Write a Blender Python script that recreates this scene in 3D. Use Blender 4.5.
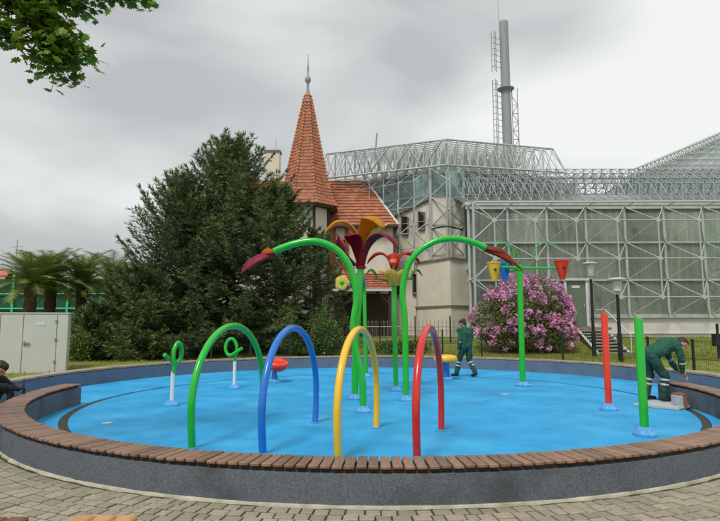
import bpy, bmesh, math, random
from mathutils import Vector, Matrix, Quaternion
R = math.radians
scene = bpy.context.scene
C = scene.collection
for o in list(bpy.data.objects): bpy.data.objects.remove(o)

# ------------------------------------------------------------------ camera, sky, sun, exposure
F, TILT, ROLL, HC = 560.0, R(6.3), R(-0.15), 1.6
UP0 = Vector((0, -math.sin(TILT), math.cos(TILT))); FWD = Vector((0, math.cos(TILT), math.sin(TILT)))
RIGHT = Vector((1, 0, 0)) * math.cos(ROLL) + UP0 * math.sin(ROLL)
UPV = Vector((-1, 0, 0)) * math.sin(ROLL) + UP0 * math.cos(ROLL)
cam = bpy.data.cameras.new('camera'); cam.sensor_width = 36; cam.lens = 36 * F / 720; cam.clip_end = 3000; cam.clip_start = 0.05
co = bpy.data.objects.new('camera', cam); C.objects.link(co); scene.camera = co
m = Matrix.Identity(4)
for i in range(3): m[i][0] = RIGHT[i]; m[i][1] = UPV[i]; m[i][2] = -FWD[i]
m[2][3] = HC
co.matrix_world = m

SUN_EL, SUN_AZ = R(58), R(205)          # azimuth clockwise from +Y: behind the camera, a little to the left
w = bpy.data.worlds.new('World'); scene.world = w; w.use_nodes = True
nt = w.node_tree; nt.nodes.clear()
def wn(t, **k):
    n = nt.nodes.new(t)
    for a, b in k.items(): setattr(n, a, b)
    return n
sky = wn('ShaderNodeTexSky', sky_type='NISHITA', sun_disc=False, sun_elevation=SUN_EL, sun_rotation=SUN_AZ, air_density=1.0, dust_density=3.0)
geo = wn('ShaderNodeTexCoord')
mp = wn('ShaderNodeMapping'); mp.inputs['Scale'].default_value = (1.3, 1.3, 3.6); mp.inputs['Location'].default_value = (2.1, 0.3, 1.4)
nz = wn('ShaderNodeTexNoise'); nz.inputs['Scale'].default_value = 1.25; nz.inputs['Detail'].default_value = 5; nz.inputs['Roughness'].default_value = 0.42
nz.inputs['Distortion'].default_value = 0.35
rp = wn('ShaderNodeValToRGB'); e = rp.color_ramp.elements
e[0].position = 0.38; e[0].color = (3.3, 3.4, 3.4, 1); e[1].position = 0.62; e[1].color = (5.9, 5.96, 5.86, 1)
mx = wn('ShaderNodeMix', data_type='RGBA'); mx.inputs[0].default_value = 0.93
bg = wn('ShaderNodeBackground'); bg.inputs['Strength'].default_value = 0.1
out = wn('ShaderNodeOutputWorld')
L = nt.links.new
L(geo.outputs['Generated'], mp.inputs['Vector']); L(mp.outputs[0], nz.inputs['Vector']); L(nz.outputs['Fac'], rp.inputs[0])
L(sky.outputs[0], mx.inputs[6]); L(rp.outputs[0], mx.inputs[7]); L(mx.outputs[2], bg.inputs['Color']); L(bg.outputs[0], out.inputs['Surface'])

sd = bpy.data.lights.new('sun', 'SUN'); sd.energy = 1.5; sd.angle = R(14); sd.color = (1.0, 0.96, 0.9)
so = bpy.data.objects.new('sun', sd); C.objects.link(so)
sdir = Vector((math.sin(SUN_AZ) * math.cos(SUN_EL), math.cos(SUN_AZ) * math.cos(SUN_EL), math.sin(SUN_EL)))
so.rotation_euler = sdir.to_track_quat('Z', 'Y').to_euler(); so.location = (-4, -6, 25)
vs = scene.view_settings; vs.view_transform = 'Standard'; vs.look = 'None'; vs.exposure = 0.68; vs.gamma = 1.0; vs.use_curve_mapping = False

# ------------------------------------------------------------------ helpers
def ray(px, py):
    return RIGHT * (px - 360) + UPV * (260.5 - py) + FWD * F
def P(px, py, Y):                       # the point at depth Y seen at a pixel of the 720x521 photograph
    d = ray(px, py); return Vector((0, 0, HC)) + d * (Y / d.y)
def G(px, py, z=-0.07):                 # the point of the level z seen at a pixel
    d = ray(px, py); return Vector((0, 0, HC)) + d * ((z - HC) / d.z)
def V(px, py, a, b):                    # the point of the vertical plane through plan points a, b
    d = ray(px, py); n = Vector((-(b[1] - a[1]), b[0] - a[0])); k = (n.x * a[0] + n.y * a[1]) / (n.x * d.x + n.y * d.y)
    return Vector((0, 0, HC)) + d * k
def proj(p):
    q = Vector(p) - Vector((0, 0, HC)); z = q.dot(FWD)
    if z <= 0.01: return (-9999, -9999)
    return (360 + F * q.dot(RIGHT) / z, 260.5 - F * q.dot(UPV) / z)
def inframe(p, mg=6):
    x, y = proj(p); return -mg < x < 720 + mg and -mg < y < 521 + mg

ORG = {}
def thing(name, label, cat, loc=(0, 0, 0), group=None):
    o = bpy.data.objects.new(name, None); o.empty_display_size = 0.2; C.objects.link(o); o.location = loc
    o['label'] = label; o['category'] = cat
    if group: o['group'] = group
    ORG[o] = Vector(loc); return o
def tag(o, label, cat, group=None):
    o['label'] = label; o['category'] = cat
    if group: o['group'] = group
    return o

class MB:
    def __init__(s): s.v = []; s.f = []; s.c = []
    def add(s, vs, fs, col=None):
        n = len(s.v); s.v += [tuple(v) for v in vs]; s.f += [tuple(i + n for i in f) for f in fs]
        if col is not None: s.c += [col] * len(fs)
        return s
    def box(s, c, sz, rz=0, M=None):
        hx, hy, hz = sz[0] / 2, sz[1] / 2, sz[2] / 2
        M = M or Matrix.Rotation(rz, 3, 'Z'); c = Vector(c)
        vs = [c + M @ Vector((x, y, z)) for z in (-hz, hz) for x, y in ((-hx, -hy), (hx, -hy), (hx, hy), (-hx, hy))]
        return s.add(vs, [(0, 3, 2, 1), (4, 5, 6, 7), (0, 1, 5, 4), (1, 2, 6, 5), (2, 3, 7, 6), (3, 0, 4, 7)])
    def bar(s, a, b, wd, ht=None, n=4):
        return s.tube([a, b], wd / 2, n, rot=math.pi / 4 if n == 4 else 0)
    def tube(s, path, rad, n=10, caps=True, rot=0, closed=False):
        path = [Vector(p) for p in path]; k = len(path)
        if not hasattr(rad, '__len__'): rad = [rad] * k
        tang = []
        for i in range(k):
            if closed: t = path[(i + 1) % k] - path[i - 1]
            else: t = path[min(i + 1, k - 1)] - path[max(i - 1, 0)]
            tang.append(t.normalized())
        a = Vector((0, 0, 1)) if abs(tang[0].z) < 0.9 else Vector((1, 0, 0))
        u = tang[0].cross(a).normalized(); vs = []
        for i in range(k):
            u = (u - tang[i] * u.dot(tang[i])).normalized(); v = tang[i].cross(u)
            for j in range(n):
                an = rot + 2 * math.pi * j / n; vs.append(path[i] + (u * math.cos(an) + v * math.sin(an)) * rad[i])
        fs = []
        for i in range(k if closed else k - 1):
            for j in range(n):
                i2 = (i + 1) % k; fs.append((i * n + j, i * n + (j + 1) % n, i2 * n + (j + 1) % n, i2 * n + j))
        if caps and not closed:
            fs.append(tuple(range(n - 1, -1, -1))); fs.append(tuple((k - 1) * n + j for j in range(n)))
        return s.add(vs, fs)
    def lathe(s, prof, c=(0, 0, 0), n=20, M=None):
        c = Vector(c); M = M or Matrix.Identity(3); vs = []; fs = []
        for r, z in prof:
            for j in range(n):
                an = 2 * math.pi * j / n; vs.append(c + M @ Vector((r * math.cos(an), r * math.sin(an), z)))
        for i in range(len(prof) - 1):
            for j in range(n): fs.append((i * n + j, i * n + (j + 1) % n, (i + 1) * n + (j + 1) % n, (i + 1) * n + j))
        fs.append(tuple(range(n - 1, -1, -1))); fs.append(tuple((len(prof) - 1) * n + j for j in range(n)))
        return s.add(vs, fs)
    def prism(s, poly, z0, z1):
        n = len(poly); vs = [(p[0], p[1], z0) for p in poly] + [(p[0], p[1], z1) for p in poly]
        fs = [tuple(range(n - 1, -1, -1)), tuple(range(n, 2 * n))] + [(i, (i + 1) % n, n + (i + 1) % n, n + i) for i in range(n)]
        return s.add(vs, fs)
    def slab(s, pts, th):                # a planar polygon given thickness along its normal
        pts = [Vector(p) for p in pts]; nn = (pts[1] - pts[0]).cross(pts[2] - pts[0]).normalized() * th; n = len(pts)
        vs = pts + [p + nn for p in pts]
        return s.add(vs, [tuple(range(n - 1, -1, -1)), tuple(range(n, 2 * n))] + [(i, (i + 1) % n, n + (i + 1) % n, n + i) for i in range(n)])
    def arc(s, c, r0, r1, z0, z1, a0, a1, n=96):
        vs = []; fs = []
        for i in range(n + 1):
            a = a0 + (a1 - a0) * i / n; ca, sa = math.cos(a), math.sin(a)
            for r, z in ((r0, z0), (r1, z0), (r1, z1), (r0, z1)): vs.append((c[0] + r * ca, c[1] + r * sa, z))
        for i in range(n):
            for j in range(4): fs.append((i * 4 + j, i * 4 + (j + 1) % 4, (i + 1) * 4 + (j + 1) % 4, (i + 1) * 4 + j))
        fs.append((3, 2, 1, 0)); fs.append(tuple(n * 4 + j for j in range(4)))
        return s.add(vs, fs)
    def build(s, name, mat, parent=None, smooth=None, kind=None, bevel=0, fix=True):
        org = ORG.get(parent, Vector((0, 0, 0))) if parent else Vector((0, 0, 0))
        me = bpy.data.meshes.new(name)
        me.from_pydata([(v[0] - org.x, v[1] - org.y, v[2] - org.z) for v in s.v], [], s.f)
        if s.c and len(s.c) == len(s.f):
            at = me.color_attributes.new('tint', 'FLOAT_COLOR', 'CORNER')
            buf = []
            for f, c in zip(s.f, s.c): buf += [c[0], c[1], c[2], 1.0] * len(f)
            at.data.foreach_set('color', buf)
        if fix or bevel:
            bm = bmesh.new(); bm.from_mesh(me)
            if fix: bmesh.ops.recalc_face_normals(bm, faces=bm.faces)
            if bevel: bmesh.ops.bevel(bm, geom=bm.edges[:], offset=bevel, segments=1, affect='EDGES', clamp_overlap=True)
            bm.to_mesh(me); bm.free()
        me.materials.append(mat)
        if smooth is not None:
            me.polygons.foreach_set('use_smooth', [True] * len(me.polygons))
            if smooth < 180: me.set_sharp_from_angle(angle=R(smooth))
        o = bpy.data.objects.new(name, me); C.objects.link(o)
        if parent: o.parent = parent; ORG[o] = org
        if kind: o['kind'] = kind
        return o

def shared(name, me, parent, mtx):      # a piece that shares its mesh with its likes; mtx is in world space
    o = bpy.data.objects.new(name, me); C.objects.link(o); o.parent = parent
    o.matrix_local = Matrix.Translation(-ORG[parent]) @ mtx; return o
_cyl = {}
def strut(name, mat, parent, a, b, r):
    if mat not in _cyl:
        q = MB().tube([(0, 0, 0), (0, 0, 1)], 1, 8); me = q.build('strut_mesh', mat); d = me.data; bpy.data.objects.remove(me)
        d.polygons.foreach_set('use_smooth', [True] * len(d.polygons)); d.set_sharp_from_angle(angle=R(50)); _cyl[mat] = d
    a, b = Vector(a), Vector(b); d = b - a
    return shared(name, _cyl[mat], parent, Matrix.Translation(a) @ d.to_track_quat('Z', 'Y').to_matrix().to_4x4() @ Matrix.Diagonal((r, r, d.length, 1)))
def copy_tree(o, parent=None):
    c = o.copy(); C.objects.link(c)
    if parent: c.parent = parent
    for ch in list(o.children): copy_tree(ch, c)
    return c

# ------------------------------------------------------------------ materials
def mat(name, col, rough=0.6, var=0.25, scale=6.0, bump=0.0, bscale=None, metal=0.0, col2=None, tint=False, rnd=0.0, spec=0.4, coat=0.0, stretch=None, dirt=None, trans=0.0, island=0.0, xf=None):
    mt = bpy.data.materials.new(name); mt.use_nodes = True; t = mt.node_tree; t.nodes.clear(); N = t.nodes.new; K = t.links.new
    out = N('ShaderNodeOutputMaterial'); b = N('ShaderNodeBsdfPrincipled'); K(b.outputs[0], out.inputs[0])
    b.inputs['Roughness'].default_value = rough; b.inputs['Metallic'].default_value = metal; b.inputs['Specular IOR Level'].default_value = spec
    b.inputs['Coat Weight'].default_value = coat
    tc = N('ShaderNodeTexCoord'); mpn = N('ShaderNodeMapping'); K(tc.outputs['Object'], mpn.inputs[0])
    if stretch: mpn.inputs['Scale'].default_value = stretch
    nz = N('ShaderNodeTexNoise'); nz.inputs['Scale'].default_value = scale; nz.inputs['Detail'].default_value = 6; nz.inputs['Roughness'].default_value = 0.6
    K(mpn.outputs[0], nz.inputs['Vector'])
    rp = N('ShaderNodeMapRange'); rp.inputs[1].default_value = 0.3; rp.inputs[2].default_value = 0.7; K(nz.outputs['Fac'], rp.inputs[0])
    mix = N('ShaderNodeMix'); mix.data_type = 'RGBA'; K(rp.outputs[0], mix.inputs[0])
    c2 = col2 or tuple(min(1, c * (1 + var)) for c in col[:3]); c1 = col if col2 else tuple(c * (1 - var) for c in col[:3])
    mix.inputs[6].default_value = (*c1, 1); mix.inputs[7].default_value = (*c2, 1); cur = mix.outputs[2]
    if tint:
        at = N('ShaderNodeAttribute'); at.attribute_name = 'tint'; mm = N('ShaderNodeMix'); mm.data_type = 'RGBA'; mm.blend_type = 'MULTIPLY'; mm.inputs[0].default_value = 1
        K(cur, mm.inputs[6]); K(at.outputs['Color'], mm.inputs[7]); cur = mm.outputs[2]
    if rnd or island:
        if island: oi = N('ShaderNodeNewGeometry'); src = oi.outputs['Random Per Island']; amt = island
        else: oi = N('ShaderNodeObjectInfo'); src = oi.outputs['Random']; amt = rnd
        mr = N('ShaderNodeMapRange'); mr.inputs[3].default_value = 1 - amt; mr.inputs[4].default_value = 1 + amt; K(src, mr.inputs[0])
        hs = N('ShaderNodeHueSaturation'); K(mr.outputs[0], hs.inputs['Value']); K(cur, hs.inputs['Color']); cur = hs.outputs[0]
    if dirt:                             # large stains with a shape of their own
        n2 = N('ShaderNodeTexNoise'); n2.inputs['Scale'].default_value = dirt[1]; n2.inputs['Detail'].default_value = 8; n2.inputs['Roughness'].default_value = 0.65
        if len(dirt) > 3:
            m2 = N('ShaderNodeMapping'); m2.inputs['Scale'].default_value = dirt[3]; K(tc.outputs['Object'], m2.inputs[0]); K(m2.outputs[0], n2.inputs['Vector'])
        else: K(tc.outputs['Object'], n2.inputs['Vector'])
        r2 = N('ShaderNodeMapRange'); r2.inputs[1].default_value = 0.5; r2.inputs[2].default_value = 0.72; r2.inputs[4].default_value = dirt[2]; K(n2.outputs['Fac'], r2.inputs[0])
        m3 = N('ShaderNodeMix'); m3.data_type = 'RGBA'; K(r2.outputs[0], m3.inputs[0]); K(cur, m3.inputs[6]); m3.inputs[7].default_value = (*dirt[0], 1); cur = m3.outputs[2]
    K(cur, b.inputs['Base Color'])
    if bump:
        nb = N('ShaderNodeTexNoise'); nb.inputs['Scale'].default_value = bscale or scale * 6; nb.inputs['Detail'].default_value = 4; K(mpn.outputs[0], nb.inputs['Vector'])
        bp = N('ShaderNodeBump'); bp.inputs['Strength'].default_value = bump; bp.inputs['Distance'].default_value = 0.01; K(nb.outputs['Fac'], bp.inputs['Height']); K(bp.outputs[0], b.inputs['Normal'])
    if trans:                            # thin leaves let light through
        tr = N('ShaderNodeBsdfTranslucent'); K(cur, tr.inputs[0]); ms = N('ShaderNodeMixShader'); ms.inputs[0].default_value = trans
        K(b.outputs[0], ms.inputs[1]); K(tr.outputs[0], ms.inputs[2]); K(ms.outputs[0], out.inputs[0])
    return mt
def glass(name, col, alpha, rough=0.08, streak=True):
    mt = bpy.data.materials.new(name); mt.use_nodes = True; t = mt.node_tree; t.nodes.clear(); N = t.nodes.new; K = t.links.new
    out = N('ShaderNodeOutputMaterial'); b = N('ShaderNodeBsdfPrincipled'); b.inputs['Roughness'].default_value = rough; b.inputs['Specular IOR Level'].default_value = 0.5
    tr = N('ShaderNodeBsdfTransparent'); tr.inputs[0].default_value = (min(1, 0.55 + col[0]), min(1, 0.62 + col[1]), min(1, 0.57 + col[2]), 1)
    ms = N('ShaderNodeMixShader'); K(tr.outputs[0], ms.inputs[1]); K(b.outputs[0], ms.inputs[2]); K(ms.outputs[0], out.inputs[0])
    tc = N('ShaderNodeTexCoord'); mp = N('ShaderNodeMapping'); mp.inputs['Scale'].default_value = (2.2, 2.2, 0.25); K(tc.outputs['Object'], mp.inputs[0])
    oi = N('ShaderNodeObjectInfo'); ad = N('ShaderNodeVectorMath'); K(mp.outputs[0], ad.inputs[0]); K(oi.outputs['Location'], ad.inputs[1])
    nz = N('ShaderNodeTexNoise'); nz.inputs['Scale'].default_value = 2.2; nz.inputs['Detail'].default_value = 5; K(ad.outputs[0], nz.inputs['Vector'])
    mr = N('ShaderNodeMapRange'); mr.inputs[1].default_value = 0.3; mr.inputs[2].default_value = 0.7; mr.inputs[3].default_value = alpha - 0.13; mr.inputs[4].default_value = min(1, alpha + 0.13)
    K(nz.outputs['Fac'], mr.inputs[0]); K(mr.outputs[0], ms.inputs[0])
    mx = N('ShaderNodeMix'); mx.data_type = 'RGBA'; K(nz.outputs['Fac'], mx.inputs[0]); mx.inputs[6].default_value = (*[c * 0.7 for c in col], 1); mx.inputs[7].default_value = (*[c * 1.3 for c in col], 1)
    hv = N('ShaderNodeHueSaturation'); vr = N('ShaderNodeMapRange'); vr.inputs[3].default_value = 0.55; vr.inputs[4].default_value = 1.4; K(oi.outputs['Random'], vr.inputs[0]); K(vr.outputs[0], hv.inputs['Value']); K(mx.outputs[2], hv.inputs['Color'])
    K(hv.outputs[0], b.inputs['Base Color'])
    return mt

M = dict(
    lawn=mat('lawn', (0.10, 0.14, 0.014), 0.9, col2=(0.22, 0.225, 0.035), scale=1.3, bump=0.9, bscale=22),
    blade=mat('grass_blade', (0.16, 0.2, 0.03), 0.7, col2=(0.26, 0.27, 0.06), scale=3, island=0.4, trans=0.25),
    sand=mat('joint_sand', (0.045, 0.042, 0.025), 0.95, 0.35, 9, bump=0.5, col2=(0.055, 0.06, 0.03)),
    sett=mat('sett_concrete', (0.315, 0.29, 0.215), 0.9, 0.2, 9, bump=0.5, bscale=90, rnd=0.17, dirt=((0.2, 0.19, 0.12), 2.2, 0.55)),
    rubber=mat('pool_rubber', (0.020, 0.30, 0.60), 0.65, 0.2, 1.1, bump=0.25, bscale=160, dirt=((0.06, 0.42, 0.70), 0.7, 0.9)),
    drain=mat('drain_grate', (0.055, 0.048, 0.03), 0.8, 0.4, 14),
    conc=mat('wall_concrete', (0.12, 0.138, 0.16), 0.85, 0.40, 55, bump=0.6, bscale=130, dirt=((0.045, 0.047, 0.05), 1.6, 0.8)),
    concin=mat('wall_blue_grey', (0.12, 0.165, 0.235), 0.8, 0.22, 30, bump=0.4, bscale=130, dirt=((0.085, 0.105, 0.13), 1.6, 0.7)),
    cement=mat('cement_edge', (0.46, 0.425, 0.33), 0.9, 0.25, 5, bump=0.5, dirt=((0.22, 0.2, 0.13), 3, 0.8)),
    stepc=mat('step_concrete', (0.27, 0.26, 0.225), 0.9, 0.25, 4, bump=0.3),
    slat=mat('bench_slat', (0.215, 0.128, 0.086), 0.42, 0.28, 7, bump=0.25, bscale=50, rnd=0.25, stretch=(1, 6, 1), dirt=((0.36, 0.27, 0.20), 2.4, 0.5)),
    slatfar=mat('far_bench_slat', (0.36, 0.27, 0.19), 0.6, 0.22, 3, island=0.15),
    gpipe=mat('green_pipe', (0.016, 0.44, 0.03), 0.28, 0.07, 4, coat=0.3),
    bpipe=mat('blue_pipe', (0.015, 0.16, 0.55), 0.28, 0.08, 4, coat=0.3),
    ypipe=mat('yellow_pipe', (0.8, 0.47, 0.03), 0.3, 0.06, 4, coat=0.3),
    rpipe=mat('red_pipe', (0.56, 0.022, 0.016), 0.28, 0.08, 4, coat=0.3),
    rpole=mat('orange_red_pole', (0.75, 0.04, 0.012), 0.3, 0.06, 4, coat=0.3),
    wpipe=mat('white_pipe', (0.72, 0.75, 0.74), 0.35, 0.06, 4),
    flange=mat('flange_blue', (0.07, 0.31, 0.64), 0.5, 0.2, 9, dirt=((0.36, 0.52, 0.66), 9, 0.5)),
    maroon=mat('petal_maroon', (0.24, 0.010, 0.022), 0.4, 0.25, 5, trans=0.2, spec=0.18),
    orange=mat('petal_orange', (0.72, 0.32, 0.025), 0.45, 0.15, 5, trans=0.4, spec=0.18),
    yellow=mat('petal_yellow', (0.96, 0.76, 0.22), 0.45, 0.12, 5, trans=0.6, spec=0.18),
    redp=mat('petal_red', (0.55, 0.035, 0.018), 0.4, 0.15, 5, trans=0.4, spec=0.18),
    pink=mat('petal_pink', (0.8, 0.22, 0.17), 0.45, 0.1, 5, trans=0.4, spec=0.18),
    leafp=mat('petal_green', (0.15, 0.34, 0.07), 0.45, 0.15, 5, trans=0.4, spec=0.18),
    purple=mat('leaf_purple', (0.33, 0.035, 0.09), 0.42, 0.2, 6, trans=0.4, spec=0.18),
    dorange=mat('leaf_orange', (0.55, 0.12, 0.02), 0.42, 0.15, 6, trans=0.4, spec=0.18),
    rust=mat('leaf_rust', (0.30, 0.045, 0.02), 0.42, 0.25, 6, trans=0.4, spec=0.18),
    blue=mat('daisy_blue', (0.008, 0.05, 0.28), 0.45, 0.12, 6),
    bbucket=mat('bucket_blue', (0.01, 0.15, 0.5), 0.35, 0.1, 5),
    plaster=mat('plaster_beige', (0.68, 0.63, 0.53), 0.9, 0.1, 1.2, bump=0.3, bscale=40, dirt=((0.45, 0.415, 0.34), 0.55, 0.6, (1, 1, 0.35))),
    plinth=mat('plinth_white', (0.64, 0.63, 0.59), 0.85, 0.06, 2, dirt=((0.42, 0.41, 0.36), 1.0, 0.4)),
    stone=mat('stone_dark', (0.20, 0.18, 0.15), 0.9, 0.3, 4, bump=0.4),
    tile=mat('roof_tile', (0.38, 0.145, 0.078), 0.8, 0.2, 2.6, bump=0.25, island=0.2, dirt=((0.27, 0.115, 0.07), 0.9, 0.6)),
    hip=mat('hip_tile', (0.44, 0.19, 0.105), 0.75, 0.2, 5, island=0.2),
    timber=mat('timber_dark', (0.055, 0.035, 0.025), 0.75, 0.3, 6),
    brick=mat('brick_red', (0.36, 0.105, 0.05), 0.85, 0.25, 7, bump=0.4),
    void=mat('dark_interior', (0.018, 0.018, 0.018), 0.8, 0.3, 3),
    steel=mat('steel_white', (0.43, 0.475, 0.455), 0.5, 0.2, 3, dirt=((0.24, 0.25, 0.22), 1.5, 0.55)),
    steelg=mat('steel_grey', (0.29, 0.32, 0.315), 0.5, 0.16, 3),
    chim=mat('chimney_metal', (0.27, 0.30, 0.32), 0.5, 0.12, 1.2, stretch=(1, 1, .2)),
    pane=glass('pane_green', (0.29, 0.315, 0.27), 0.55, 0.04),
    panet=glass('pane_teal', (0.27, 0.38, 0.37), 0.82, 0.12),
    paner=glass('pane_roof', (0.30, 0.345, 0.34), 0.85, 0.25),
    doorp=mat('door_green', (0.11, 0.155, 0.11), 0.3, 0.15, 2),
    inter=mat('interior_wall', (0.15, 0.155, 0.11), 0.9, 0.35, 0.8, col2=(0.26, 0.22, 0.15), stretch=(1, 1, .2)),
    black=mat('black_metal', (0.012, 0.015, 0.015), 0.45, 0.2, 6),
    dgreen=mat('fence_green', (0.012, 0.028, 0.017), 0.5, 0.2, 6),
    lamp=mat('lamp_white', (0.56, 0.58, 0.56), 0.4, 0.06, 5),
    cab=mat('cabinet_paint', (0.55, 0.575, 0.525), 0.5, 0.05, 1.5, dirt=((0.44, 0.44, 0.36), 1.1, 0.4, (1, 1, .4))),
    cabtrim=mat('cabinet_seam', (0.22, 0.23, 0.20), 0.5, 0.1, 5),
    net=mat('court_screen', (0.012, 0.085, 0.055), 0.8, 0.2, 2),
    gpost=mat('court_post', (0.09, 0.5, 0.22), 0.5, 0.1, 4),
    needle=mat('needles', (0.06, 0.092, 0.032), 0.6, col2=(0.135, 0.175, 0.055), scale=0.7, tint=True, trans=0.12),
    bark=mat('bark', (0.07, 0.05, 0.035), 0.95, 0.35, 9, bump=0.8, bscale=25, stretch=(1, 1, .3)),
    palmleaf=mat('palm_frond', (0.16, 0.235, 0.06), 0.5, col2=(0.30, 0.37, 0.11), scale=1.5, tint=True, trans=0.15),
    palmbark=mat('palm_trunk', (0.10, 0.06, 0.035), 0.95, 0.4, 8, bump=0.9),
    maple=mat('maple_leaf', (0.065, 0.15, 0.014), 0.5, col2=(0.19, 0.30, 0.025), scale=1.4, tint=True, trans=0.35),
    bushleaf=mat('bush_leaf', (0.06, 0.115, 0.025), 0.5, col2=(0.12, 0.17, 0.045), scale=1.5, tint=True, trans=0.2),
    rholeaf=mat('rhododendron_leaf', (0.075, 0.10, 0.03), 0.5, col2=(0.17, 0.17, 0.055), scale=1.5, tint=True, trans=0.08),
    blossom=mat('blossom', (0.62, 0.28, 0.50), 0.6, col2=(0.85, 0.55, 0.74), scale=2.2, tint=True, trans=0.25),
    skin=mat('skin', (0.46, 0.235, 0.16), 0.55, 0.1, 9),
    jacket=mat('work_jacket', (0.012, 0.085, 0.055), 0.8, 0.25, 7, bump=0.5, bscale=22),
    trouser=mat('work_trousers', (0.016, 0.062, 0.05), 0.8, 0.3, 7, bump=0.5, bscale=22),
    reflect=mat('reflective_band', (0.42, 0.47, 0.45), 0.4, 0.1, 8),
    belt=mat('belt', (0.16, 0.10, 0.06), 0.6, 0.2, 8),
    hair=mat('hair', (0.03, 0.016, 0.010), 0.6, 0.3, 30),
    darkjk=mat('dark_jacket', (0.010, 0.012, 0.018), 0.8, 0.3, 7, bump=0.4, bscale=22),
    boot=mat('boot', (0.012, 0.011, 0.011), 0.5, 0.2, 9),
    wood=mat('bench_wood', (0.48, 0.25, 0.10), 0.6, 0.2, 5, bump=0.2, stretch=(5, 1, 5)),
    wooddk=mat('bench_wood_dark', (0.16, 0.07, 0.035), 0.6, 0.25, 5, stretch=(5, 1, 5)),
    board=mat('board_white', (0.40, 0.45, 0.46), 0.7, 0.12, 5, dirt=((0.35, 0.38, 0.38), 4, 0.5)),
    carton=mat('crate_brown', (0.24, 0.10, 0.06), 0.7, 0.2, 8),
    paper=mat('paper', (0.62, 0.64, 0.63), 0.6, 0.05, 5),
    farwall=mat('far_wall', (0.5, 0.46, 0.38), 0.9, 0.1, 2),
)
rng = random.Random(7)
NC = (0.30, 11.55)        # centre of the near bench ring
FC = (0.36, 13.2)         # centre of the far bench ring
GC, GR = (0.40, 12.38), 6.05   # the drain channel
ZF = -0.07                # pool floor level

# ------------------------------------------------------------------ ground, pavement, pool floor
def sm(t): t = max(0, min(1, t)); return t * t * (3 - 2 * t)
def lawn_z(x, y):
    if math.hypot(x - FC[0], y - FC[1]) < 8.42 or math.hypot(x - NC[0], y - NC[1]) < 7.0: return -0.4
    z = 0.60 * sm((y - 24.3) / 5.0) + 0.2 * sm((y - 15.5) / 6)
    if x < -2: z -= 0.5 * sm((-2 - x) / 8) * sm((y - 20) / 8)
    if y < 11: z = -0.12
    return z - 0.02
def axis(lo, hi, fine_lo, fine_hi, st, big):
    a = [lo + (fine_lo - lo) * (i / 10) for i in range(10)]; n = int((fine_hi - fine_lo) / st)
    return a + [fine_lo + st * i for i in range(n + 1)] + [fine_hi + (hi - fine_hi) * ((i + 1) / 12) ** 2 for i in range(12)]
xs = axis(-900, 900, -22, 24, 0.33, 10); ys = axis(-60, 1600, 3, 42, 0.33, 10)
q = MB(); nx = len(xs)
q.v = [(x, y, lawn_z(x, y) + 0.02 * math.sin(x * 1.7 + y) * math.sin(y * 1.3 - x * .6)) for y in ys for x in xs]
q.f = [(j * nx + i, j * nx + i + 1, (j + 1) * nx + i + 1, (j + 1) * nx + i) for j in range(len(ys) - 1) for i in range(nx - 1)]
lawn = q.build('lawn', M['lawn'], smooth=180, kind='structure', fix=False)

q = MB()                                 # short grass standing on the bank
for k in range(42000):
    if rng.random() < 0.62: x = rng.uniform(-1, 20); y = rng.uniform(20.5, 29.6)
    else: x = rng.uniform(-13, 20); y = rng.uniform(14.6, 26)
    if math.hypot(x - FC[0], y - FC[1]) < 8.6 or not inframe((x, y, 0.5), 30): continue
    z = lawn_z(x, y); h = rng.uniform(0.04, 0.11); a = rng.uniform(0, 6.28); d = Vector((math.cos(a), math.sin(a), 0)) * 0.012; l = Vector((rng.uniform(-.05, .05), rng.uniform(-.05, .05), h))
    b0 = Vector((x, y, z)); q.add([b0 - d, b0 + d, b0 + l], [(0, 1, 2)])
g = q.build('grass', M['blade'], kind='stuff', fix=False); g['label'] = 'short yellowish green grass on the bank behind the pool'; g['category'] = 'grass'

q = MB().arc(NC, 6.3, 16.0, -0.10, -0.014, R(178), R(362), 120)
pav = q.build('pavement', M['sand'], kind='structure'); ORG[pav] = Vector((0, 0, 0))
meshes = []
for k in range(6):
    s = MB(); L0 = 1.0
    bm = bmesh.new(); bmesh.ops.create_cube(bm, size=1.0)
    for v in bm.verts: v.co += Vector((rng.uniform(-.035, .035), rng.uniform(-.035, .035), 0))
    bmesh.ops.bevel(bm, geom=[e for e in bm.edges if all(v.co.z > 0 for v in e.verts)], offset=0.07, segments=1, affect='EDGES')
    me = bpy.data.meshes.new('sett'); bm.to_mesh(me); bm.free(); me.materials.append(M['sett']); meshes.append(me)
far = MB(); cand = []
r = 6.54
while r < 9.6:
    dr = 0.132; a = R(180) + rng.uniform(0, .02)
    while a < R(360):
        wl = rng.choice((0.11, 0.135, 0.135, 0.165)); da = wl / r; am = a + da / 2; rm = r + dr / 2
        c = Vector((NC[0] + rm * math.cos(am), NC[1] + rm * math.sin(am), -0.035 + rng.uniform(-.004, .004)))
        mt = Matrix.Translation(c) @ Matrix.Rotation(am + math.pi / 2 + rng.uniform(-.03, .03), 4, 'Z') @ Matrix.Rotation(rng.uniform(-.015, .015), 4, 'X') @ Matrix.Diagonal((wl - 0.014, dr - 0.014, 0.07, 1))
        cand.append((0 if inframe(c, 4) else 1, c.length, mt)); a += da
    r += dr
cand.sort(key=lambda t: (t[0], t[1])); nvis = 0
for vis, d, mt in cand:
    me = rng.choice(meshes)
    if vis == 0 and nvis < 300: shared('sett', me, pav, mt); nvis += 1
    else: far.add([mt @ v.co for v in me.vertices], [tuple(p.vertices) for p in me.polygons])
far.build('sett_field', M['sett'], pav, kind='stuff', fix=False)

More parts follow.
